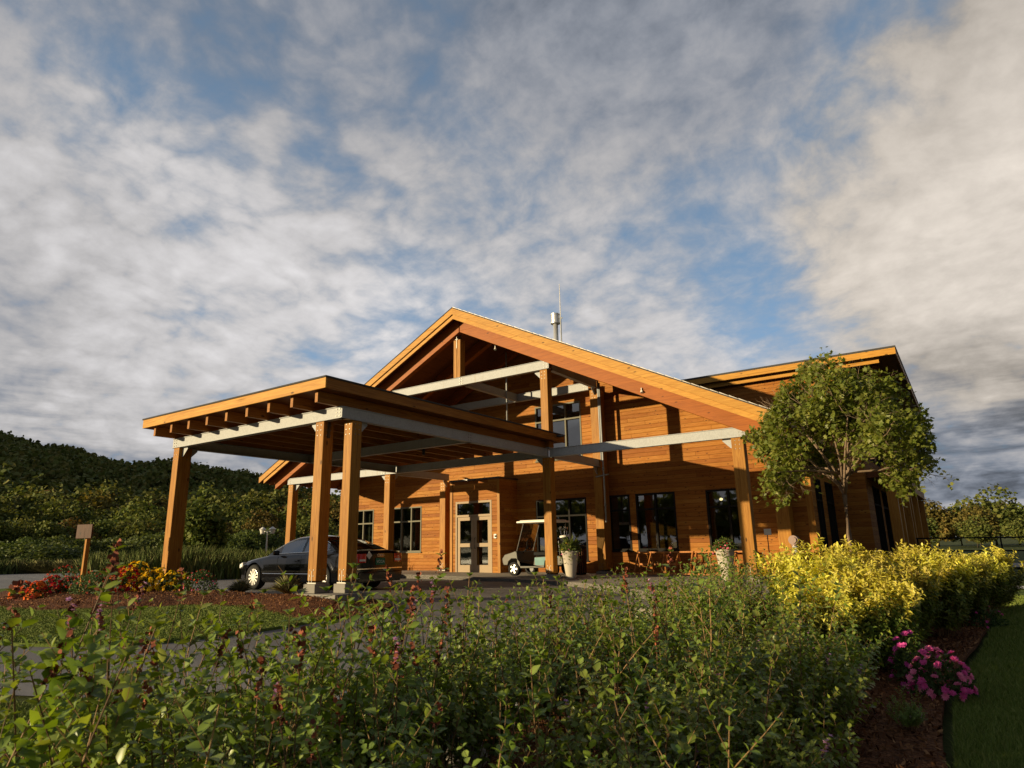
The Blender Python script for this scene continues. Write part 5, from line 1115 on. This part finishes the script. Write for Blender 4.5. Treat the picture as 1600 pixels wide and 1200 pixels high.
# ================================================================== young maple before the lodge corner
M['maple'] = m_leaf('maple_leaves', [(.065, .095, .014), (.125, .155, .024), (.19, .21, .040), (.29, .27, .06)], trans=.42, rough=.45, vscale=.8, spec=.3)
def maple(x, y, z):
    g = np.random.default_rng(80); t = thing('young_maple', 'young maple with a slim pale trunk and an oval crown before the lodge corner', 'tree', (x, y, z)); b = MB(); tips = []
    th = 1.92; b.tube([(x, y, z-.1), (x+.01, y, z+.5), (x-.02, y+.01, z+1.2), (x, y, z+th+.05)], [.075, .052, .046, .052], 12)
    def grow(p, d, L, r, depth):
        pts = [Vector(p)]; d = Vector(d).normalized(); rad = [r]; n = 4
        for i in range(n):
            e0 = pts[-1]-Vector((x, y, z+th+1.12)); hz_ = max(0, min(1, e0.z/1.95))
            if (e0.x**2+e0.y**2)/(1.86*(1-.5*hz_**1.1))**2+(e0.z/2.0)**2 > 1 and i: break
            d = (d+Vector(g.normal(0, .09, 3))+Vector((0, 0, .05))).normalized(); pts.append(pts[-1]+d*L/n); rad.append(r*(1-.55*(i+1)/n))
            if depth < 3:
                for _ in range(2 if depth else 2):
                    if i >= (0 if depth else 1) and g.random() < .85:
                        a = g.uniform(0, 2*math.pi); q = d.to_track_quat('Z', 'Y')@Vector((math.cos(a), math.sin(a), g.uniform(.8, 1.5))); grow(pts[-1], q, L*g.uniform(.36, .58), rad[-1]*.6, depth+1)
            if depth >= 1: tips.append((pts[-1], d.copy(), depth))
        b.tube(pts, rad, 5 if depth else 8)
    F0 = Vector((x, y, z+th))
    for i in range(15):
        a = i*2.4+.4; e = R([80, 66, 52, 70, 44, 58, 36, 62, 28, 74, 22, 48, 2, -6, 10][i]); grow(F0+Vector((0, 0, .04*i)), (math.cos(a)*math.cos(e), math.sin(a)*math.cos(e), math.sin(e)), [2.3, 2.1, 1.95, 2.2, 1.8, 2.05, 1.7, 2.05, 1.6, 1.9, 2.1, 1.8, 1.7, 1.5, 1.7][i]*.92, .027, 0)
    b.build('trunk', M['bark'], t, smooth=True)
    P_ = []; D_ = []
    for p, d, dp in tips:
        k = 7
        for _ in range(k): P_.append(np.array(p)+g.normal(0, .085, 3)); D_.append(np.array(d)*.3+g.normal(0, .7, 3)+np.array([0, 0, -.35]))
    P_ = np.array(P_); D_ = np.array(D_); c = np.array([x, y, z+th+1.12]); q = (P_-c)/np.array([1.92, 1.92, 2.05]); q[:, :2] /= (1-.58*np.clip(q[:, 2], 0, 1)**1.0)[:, None]; keep = (g.random(len(P_)) < .29) & (np.linalg.norm(q, axis=1) < 1.0+.34*np.sin(P_[:, 0]*3.6+1)*np.cos(P_[:, 1]*3.1)*np.cos(P_[:, 2]*3.3)) & (P_[:, 2] > z+th-.62); P_, D_ = P_[keep], D_[keep]; n = len(P_)
    ML = np.array([(0, 0, 0), (.12, .42, .05), (.38, .22, .0), (.52, .60, .03), (.66, .26, .0), (1.05, 0, -.06), (.66, -.26, .0), (.52, -.60, .03), (.38, -.22, .0), (.12, -.42, .05), (.42, 0, -.02)], np.float32)
    MF = np.array([(i, (i+1) % 10, 10) for i in range(10)])[:, ::-1]
    V_, F_ = scatter(ML, [MF], P_, frames(D_, g.normal(0, .6, (n, 3))+np.array([0, 0, 1])), g.uniform(.058, .10, n)); npmesh('crown', V_, F_, M['maple'], t)
    print('maple leaves', n); return t
maple(-1.98, 14.6, -1.10)
# ================================================================== shrubs
GREEN = [(.055, .090, .014), (.120, .180, .027), (.200, .270, .045), (.33, .37, .08)]
M['shrub'] = m_leaf('shrub_leaves', GREEN, trans=.34, rough=.42, vscale=2.5, spec=.45)
M['gold'] = m_leaf('golden_leaves', [(.28, .31, .04), (.54, .50, .06), (.72, .64, .10), (.84, .76, .26)], trans=.30, rough=.45, vscale=2.0, spec=.3)
M['oldgold'] = m_leaf('olive_leaves', [(.050, .085, .014), (.10, .15, .022), (.19, .22, .035), (.32, .30, .05)], trans=.25, rough=.45, vscale=2.0, spec=.3)
def shrub(name, label, cat, seed, h, spread, ns, leaf, lm, tipm=None, tall=0, bare=.72, tstep=.055, heads=0, flow=None, flown=0, kind='leaf', side=7, dens=1.0, group=None, tm=1.0):
    """a bush of many stems rooted at its base, with paired leaves up each stem and its side shoots"""
    g = np.random.default_rng(seed); t = thing(name, label, cat, (0, 0, 0), group); b = MB(); P_, D_, U_, S_, T_ = [], [], [], [], []; hp = []; fl = []
    def stem(p, d, L, r, lv0, step, bare=0.0, depth=0, sc=1.0, droop=.0):
        n = max(3, int(L/.09)); pts = [np.array(p, float)]; d = np.array(d, float); d /= np.linalg.norm(d); ph = g.uniform(0, 3)
        for i in range(n): d = d+g.normal(0, .055, 3)+np.array([0, 0, .03-droop]); d /= np.linalg.norm(d); pts.append(pts[-1]+d*L/n)
        pts = np.array(pts); b.tube(pts[::2] if len(pts) > 6 else pts, list(np.linspace(r, r*.45, len(pts[::2] if len(pts) > 6 else pts))), 4 if r < .003 else 5); s = lv0; tot = L; k = 0
        while s < tot*(1-.0):
            f = s/tot*n; i = min(int(f), n-1); q = pts[i]+(pts[i+1]-pts[i])*(f-i); dd = pts[i+1]-pts[i]; dd /= np.linalg.norm(dd); a = ph+k*math.pi/2
            u = np.cross(dd, [math.cos(a), math.sin(a), .1]); u /= np.linalg.norm(u)+1e-9
            if not (bare and .35*tot < s < tot-.14 and g.random() < bare):
                for sg_ in (-1, 1):
                    e = g.uniform(.25, .9); P_.append(q); D_.append(u*sg_+dd*e+g.normal(0, .16, 3)+np.array([0, 0, -.12])); U_.append(dd+g.normal(0, .15, 3)); S_.append(leaf*sc*g.uniform(.6, 1.2)*(.75 if s > tot-.05 else 1)); T_.append(s/tot if depth == 0 else .5+.5*s/tot)
            if depth == 0 and side and s < tot*.90 and g.random() < .17*side*(step/.04)*dens: a2 = g.uniform(0, 6.28); stem(q, dd*.8+np.array([math.cos(a2), math.sin(a2), .25])*.8, g.uniform(.12, .28), r*.42, .02, step*.66, 0, 1, .92)
            s += step*g.uniform(.75, 1.25); k += 1
        if depth == 0 and heads and g.random() < heads: hp.append((pts[-1], d))
        elif depth == 0: # a rosette of leaves at the tip
            for j in range(4): a = j*1.57+.4; P_.append(pts[-1]); D_.append(np.array([math.cos(a), math.sin(a), .75])+g.normal(0, .1, 3)); U_.append(d); S_.append(leaf*.75*sc); T_.append(1.0)
        if depth == 0 and flow and g.random() < flown: fl.append((pts[-1], d))
    for i in range(ns):
        a = g.uniform(0, 6.28); rr = spread*math.sqrt(g.random()); rim = rr/spread; q = (math.cos(a)*rr*.35, math.sin(a)*rr*.35, 0); tl = tall and i < tall; L = h*(tm*g.uniform(1.25, 1.85) if tl else g.uniform(.62, 1.05))*(1-.18*rim)
        tilt = (.10+.55*rim*spread/h)*(.45 if tl else 1); stem(q, (math.cos(a)*tilt, math.sin(a)*tilt, 1), L, .0042 if tl else .0034, .10 if not tl else .25, .042 if not tl else tstep, bare if tl else 0)
    P_, D_, U_, S_, T_ = map(np.array, (P_, D_, U_, S_, T_)); rot = frames(D_, U_+np.array([0, 0, .35])); b.build('stems', M['stemw'], t)
    if tipm is not None:
        k = (P_[:, 2] > h*.52) & (g.random(len(P_)) < np.clip((P_[:, 2]/h-.45)*3.0, 0, 1)); leaves('golden_foliage', tipm, P_[k], rot[k], S_[k]*1.1, t, kind); leaves('foliage', lm, P_[~k], rot[~k], S_[~k], t, kind)
    else: leaves('foliage', lm, P_, rot, S_, t, kind)
    for p, d in hp:
        q = np.array([p+d*g.uniform(-.10, .02)+g.normal(0, .007, 3) for _ in range(26)]); leaves('seed_head', M['seed'], q, rand_rot(26, g=g), g.uniform(.012, .022, 26), t, 'card')
    for j, (p, d) in enumerate(fl):
        q = np.array([p+d*(.02-.008*i_)+g.normal(0, .005, 3) for i_ in range(12)]); flowers('flower_spike', M[flow], q, .012, t, 5, seed+j)
    return t
def near(n, x, y): return 'x'
HG = 'green leafy shrubs of the hedge'
GP = [shrub('green_shrub', 'x', 'shrub', 100+i, .54, .48, 34, .040, M['shrub'], tall=(6, 4, 7, 3)[i], heads=.10, flow='fl_lilac', flown=.05, group=HG) for i in range(4)]
BIG = [shrub('green_shrub', 'x', 'shrub', 120+i, .40, .44, 13, .058, M['shrub'], tall=2, heads=.35, flow='fl_lilac', flown=.05, side=4, group=HG, tm=1.30) for i in range(2)]
SPR = [shrub('green_shrub', 'x', 'shrub', 150+i, .66, .40, 7, .056, M['shrub'], tall=7, bare=.45, tstep=.085, heads=.35, flow='fl_lilac', flown=.15, side=1.2, group=HG) for i in range(2)]
gu = {id(o): False for o in GP+BIG+SPR}
def setshrub(o, x, y, rz, sc, label):
    z = float(zA(x, y))+.05
    if gu.get(id(o)): return dup(o, (x, y, z), rz, sc, label)
    gu[id(o)] = True; o.location = (x, y, z); o.rotation_euler = (0, 0, rz); o.scale = (sc,)*3; o['label'] = label; return o
gs = np.random.default_rng(130)
hedge = []
yy = 1.35; row = 0
while yy < 9.2:
    xa, xb = (-2.75, -1.28) if yy > 2.8 else (-2.6, -1.05)
    nx = max(2, int((xb-xa)/.52)); 
    for i in range(nx): hedge.append((xa+(xb-xa)*(i+.5*(row % 2)*.6)/max(1, nx-1)*.93+gs.uniform(-.08, .08), yy+gs.uniform(-.10, .10)))
    yy += .52; row += 1
for k, (x, y) in enumerate(hedge):
    if y > 5.9 and x > -1.65: continue
    d = math.hypot(x, y)
    sc = (1.12 if d > 2.2 else .92)*gs.uniform(.88, 1.10)
    setshrub(GP[k % 4], x, y, gs.uniform(0, 6.28), sc, 'bushy green shrub in the middle of the hedge beside the path' if y < 5 else 'bushy green shrub at the lodge end of the hedge beside the plaza')
# nearest shrubs with bigger leaves, beside and left of the camera
for k, (x, y, sc) in enumerate([(-1.15, .50, 1.0), (-1.55, .42, 1.05), (-1.72, .85, 1.08), (-2.15, .70, 1.1), (-1.30, .95, .95), (-2.35, 1.15, 1.05), (-1.85, 1.35, .95), (-2.75, .85, 1.1), (-2.9, 1.45, 1.0), (-1.1, .85, .85), (-3.3, 1.05, 1.05), (-2.45, 1.75, 1.0), (-3.5, 1.7, .9), (-3.1, 2.2, .9), (-1.0, 1.25, .72)]):
    setshrub(BIG[k % 2], x, y, k*1.7, sc, 'tall stemmed shrub with large leaves nearest the viewer by the grass verge')
for k, (x, y, sc) in enumerate([(-1.95, .72, .98), (-2.5, .95, 1.0), (-2.05, 1.05, .92), (-2.75, 1.35, .95), (-1.85, 1.20, .86), (-3.2, 1.6, 1.0), (-2.2, 1.55, .88), (-1.7, 1.62, .85), (-2.6, 2.0, .92), (-1.55, 1.25, .80), (-3.5, 2.2, .98), (-2.1, 2.3, .9), (-1.5, 2.1, .85), (-2.6, 2.8, .95), (-1.9, 3.0, .92), (-1.45, 3.5, .95), (-2.3, 4.1, .98)]):
    setshrub(SPR[k % 2], x, y, k*2.1, sc, 'leggy shrub of thin upright shoots with paired leaves rising over the near hedge')
# golden shrubs
YG_ = 'golden leaved shrubs'
Y1 = shrub('golden_shrub', 'x', 'shrub', 140, 1.06, .62, 46, .074, M['oldgold'], M['gold'], kind='narrow', side=9, group=YG_); Y2 = shrub('golden_shrub', 'x', 'shrub', 141, .96, .60, 46, .070, M['oldgold'], M['gold'], kind='narrow', side=9, group=YG_)
gu[id(Y1)] = gu[id(Y2)] = False
for k, (x, y, sc, lab) in enumerate([(-1.35, 7.6, 1.0, 'golden shrub second from the green hedge'), (-1.22, 6.6, .82, 'golden shrub nearest the green hedge'), (-.88, 6.95, .84, 'low golden shrub right behind the pink asters'), (-1.05, 7.4, .98, 'golden shrub spilling over the bark beside the pink asters'), (-1.55, 8.3, 1.10, 'golden shrub in front of the young maple trunk'), (-.80, 8.5, 1.04, 'golden shrub beside the side lawn behind the pink asters'), (-1.2, 9.5, 1.08, 'bright golden shrub behind the maple side of the bed'), (-.55, 9.8, 1.02, 'golden shrub at the middle of the lawn edge'), (-.95, 10.8, 1.02, 'golden shrub near the far end of the bed'), (-.30, 11.1, 1.0, 'golden shrub at the lawn edge near the far end of the bed'), (-.55, 12.3, 1.0, 'golden shrub in the last pair of the bed'), (-.05, 12.7, .95, 'last golden shrub before the open lawn'), (-1.75, 8.9, .82, 'small golden shrub between the maple and the plaza')]):
    setshrub((Y1, Y2)[k % 2], x, y, k*1.9, sc, lab)
# olive shrub closing the bed
o = setshrub(Y1, .12, 13.7, 2.2, .95, 'olive green shrub closing the far end of the bed')
# ================================================================== flowers of the island
FG = 'flower clumps of the island bed'
def mum(x, y, w_, h, label, fl, seed, n_fl, fs=.034, leafc='bushl', core=520, kind='flower_clump'):
    g = np.random.default_rng(seed); z = zM(x, y); t = thing(kind, label, 'flowers', (x, y, z), FG); p, v = dome(core, w_/2, w_/2, h*.92, g, shell=.45); p += np.array([x, y, z])
    leaves('foliage', M[leafc], p, frames(v+g.normal(0, .6, (core, 3)), v), g.uniform(.04, .075, core), t, 'narrow')
    k = 0
    for cn, share in fl:
        m_ = int(n_fl*share); p, v = dome(m_, w_/2*1.02, w_/2*1.02, h, g, shell=.93); p += np.array([x, y, z]); 
        if m_ <= 100 or len(fl) > 1:
            for q in range(m_): flowers('bloom', M[cn], p[q:q+1], fs, t, 9, seed+k+q, v[q:q+1])
        else: flowers('blooms', M[cn], p, fs, t, 9, seed+k, v)
        k += 1
    return t
M['bushl'] = m_leaf('bedding_foliage', [(.016, .032, .007), (.032, .058, .012), (.055, .085, .020), (.09, .12, .03)], trans=.2, rough=.55, vscale=1.5, spec=.2)
M['dusty'] = m_leaf('sage_foliage', [(.035, .060, .020), (.06, .095, .032), (.10, .14, .05), (.15, .18, .07)], trans=.2, rough=.6, vscale=1.5, spec=.2)
mum(-18.9, 6.75, .55, .36, 'low orange and peach chrysanthemum clump at the tip of the island bed', [('fl_orange', .5), ('fl_salmon', .5)], 201, 90, .045)
mum(-17.75, 6.6, .42, .38, 'vivid orange red chrysanthemum clump before the sign', [('fl_orange', .5), ('fl_red', .25), ('fl_salmon', .25)], 202, 90, .05)
mum(-18.6, 7.25, .60, .42, 'dark red flower clump between the sign and the orange clumps', [('fl_red', 1.0)], 203, 80, .045)
mum(-19.4, 7.9, 1.3, .62, 'tall reddish flowering clump beyond the sign post', [('fl_red', .5), ('fl_salmon', .5)], 204, 80, .028, 'dusty', 800)
mum(-17.6, 8.0, 1.1, .56, 'grey green bush with faded red blooms beside the sign post', [('fl_salmon', .6), ('fl_red', .4)], 205, 60, .028, 'dusty', 900)
mum(-16.85, 7.35, .88, .50, 'sage green bedding plant with few rusty blooms on top', [('fl_salmon', 1.0)], 206, 26, .03, 'dusty', 900)
mum(-16.75, 8.05, .75, .62, 'dark red and burgundy chrysanthemum clump beside the yellow ones', [('fl_red', .75), ('fl_orange', .25)], 207, 120, .05)
mum(-17.1, 8.45, .85, .70, 'bright yellow chrysanthemum clump behind the dark red one', [('fl_yellow', 1.0)], 208, 100, .062)
mum(-16.35, 8.55, .95, .54, 'bright yellow chrysanthemum clump at the foot of the canopy post', [('fl_yellow', 1.0)], 209, 100, .062)
mum(-15.85, 8.75, .70, .50, 'smaller yellow chrysanthemum clump beside the canopy post', [('fl_yellow', 1.0)], 210, 80, .048)
mum(-15.35, 9.1, .80, .52, 'green bedding plant dotted with small red blooms', [('fl_red', .7), ('fl_pink', .3)], 211, 60, .024, 'dusty', 900)
mum(-18.35, 7.5, .5, .40, 'red flower clump right behind the sign post', [('fl_red', 1.0)], 212, 50, .034)
def small_tuft(x, y, sc, lab):
    t = dup(tf, (x, y, zM(x, y)), 1.0, (sc, sc, sc), lab, 'grass tufts of the island bed'); return t
small_tuft(-15.1, 10.0, .36, 'small yellowish grass tuft by the front wheel of the black car'); small_tuft(-11.85, 8.95, .40, 'small green grass tuft beside the twin canopy posts')
# pink asters on the bark of the shrub bed
def aster(x, y, w_, h, n_fl, label, fl, seed, fs):
    g = np.random.default_rng(seed); z = zB(x, y); t = thing('pink_aster', label, 'flowers', (x, y, z), 'pink flowers beside the side lawn'); c = 420; p, v = dome(c, w_/2, w_/2, h*.85, g, shell=.3); p += np.array([x, y, z])
    leaves('foliage', M['bushl'], p, frames(v+g.normal(0, .6, (c, 3)), v), g.uniform(.03, .06, c), t, 'narrow')
    for k, (cn, m_) in enumerate(fl):
        p, v = dome(m_, w_/2, w_/2, h, g, shell=.9); p += np.array([x, y, z])
        N_ = v*.5+np.array([0, -.5, .5])
        if m_ < 20:
            for q in range(m_): flowers('bloom', M[cn], p[q:q+1], fs, t, 10, seed+k+q, N_[q:q+1])
        else: flowers('blooms', M[cn], p, fs, t, 10, seed+k, N_)
aster(-.36, 6.15, .44, .34, 0, 'big clump of magenta and pink asters at the edge of the side lawn', [('fl_magenta', 46), ('fl_pink', 34)], 221, .030)
aster(-.56, 6.45, .32, .40, 0, 'smaller dark magenta aster clump tucked against the golden shrub', [('fl_magenta', 26)], 222, .028)
aster(-.98, 4.62, .10, .17, 0, 'single bright pink bloom low on the bark by the green hedge', [('fl_pink', 4)], 223, .028)
aster(-.05, 11.1, .55, .28, 0, 'low dark red leaved clump at the lawn edge beneath the golden shrubs', [('fl_magenta', 10)], 224, .02)
# small stray plants on the bark
o = setshrub(GP[0], -.62, 7.0, 1.0, .35, 'low pale green seedling on the bark behind the asters')
o = setshrub(GP[1], -.50, 5.0, 2.0, .28, 'low seedling on the bark in front of the asters')
# pale boulders showing through the hedge
def boulder(x, y, r, lab, seed):
    g = np.random.default_rng(seed); bm = bmesh.new(); bmesh.ops.create_icosphere(bm, subdivisions=3, radius=1)
    ax = g.normal(size=(9, 3)); ax /= np.linalg.norm(ax, axis=1)[:, None]; off_ = g.uniform(.72, .95, 9)
    for v in bm.verts:
        p = np.array(v.co)
        for a_, o_ in zip(ax, off_):
            dd = p@a_
            if dd > o_: p = p-a_*(dd-o_)*.85
        v.co = Vector(p*np.array([r, r*.8, r*.55])+np.array([x, y, float(zA(x, y))+.05+r*.2]))
    t = 'boulder'; me = bpy.data.meshes.new(t); bm.to_mesh(me); bm.free(); o = finish(me, t, M['boulder'], None, smooth=True); tag(o, lab, 'boulder', 'pale boulders among the shrubs')
M['boulder'] = m_concrete('pale_granite', (.42, .38, .34), (.60, .56, .51))
boulder(-3.55, 3.1, .34, 'pale boulder at the end of the path beside the grass verge', 1); boulder(-2.55, 3.0, .26, 'pale boulder half hidden under the middle of the hedge', 2); boulder(-2.95, 7.6, .28, 'pale boulder between the hedge and the plaza', 3)
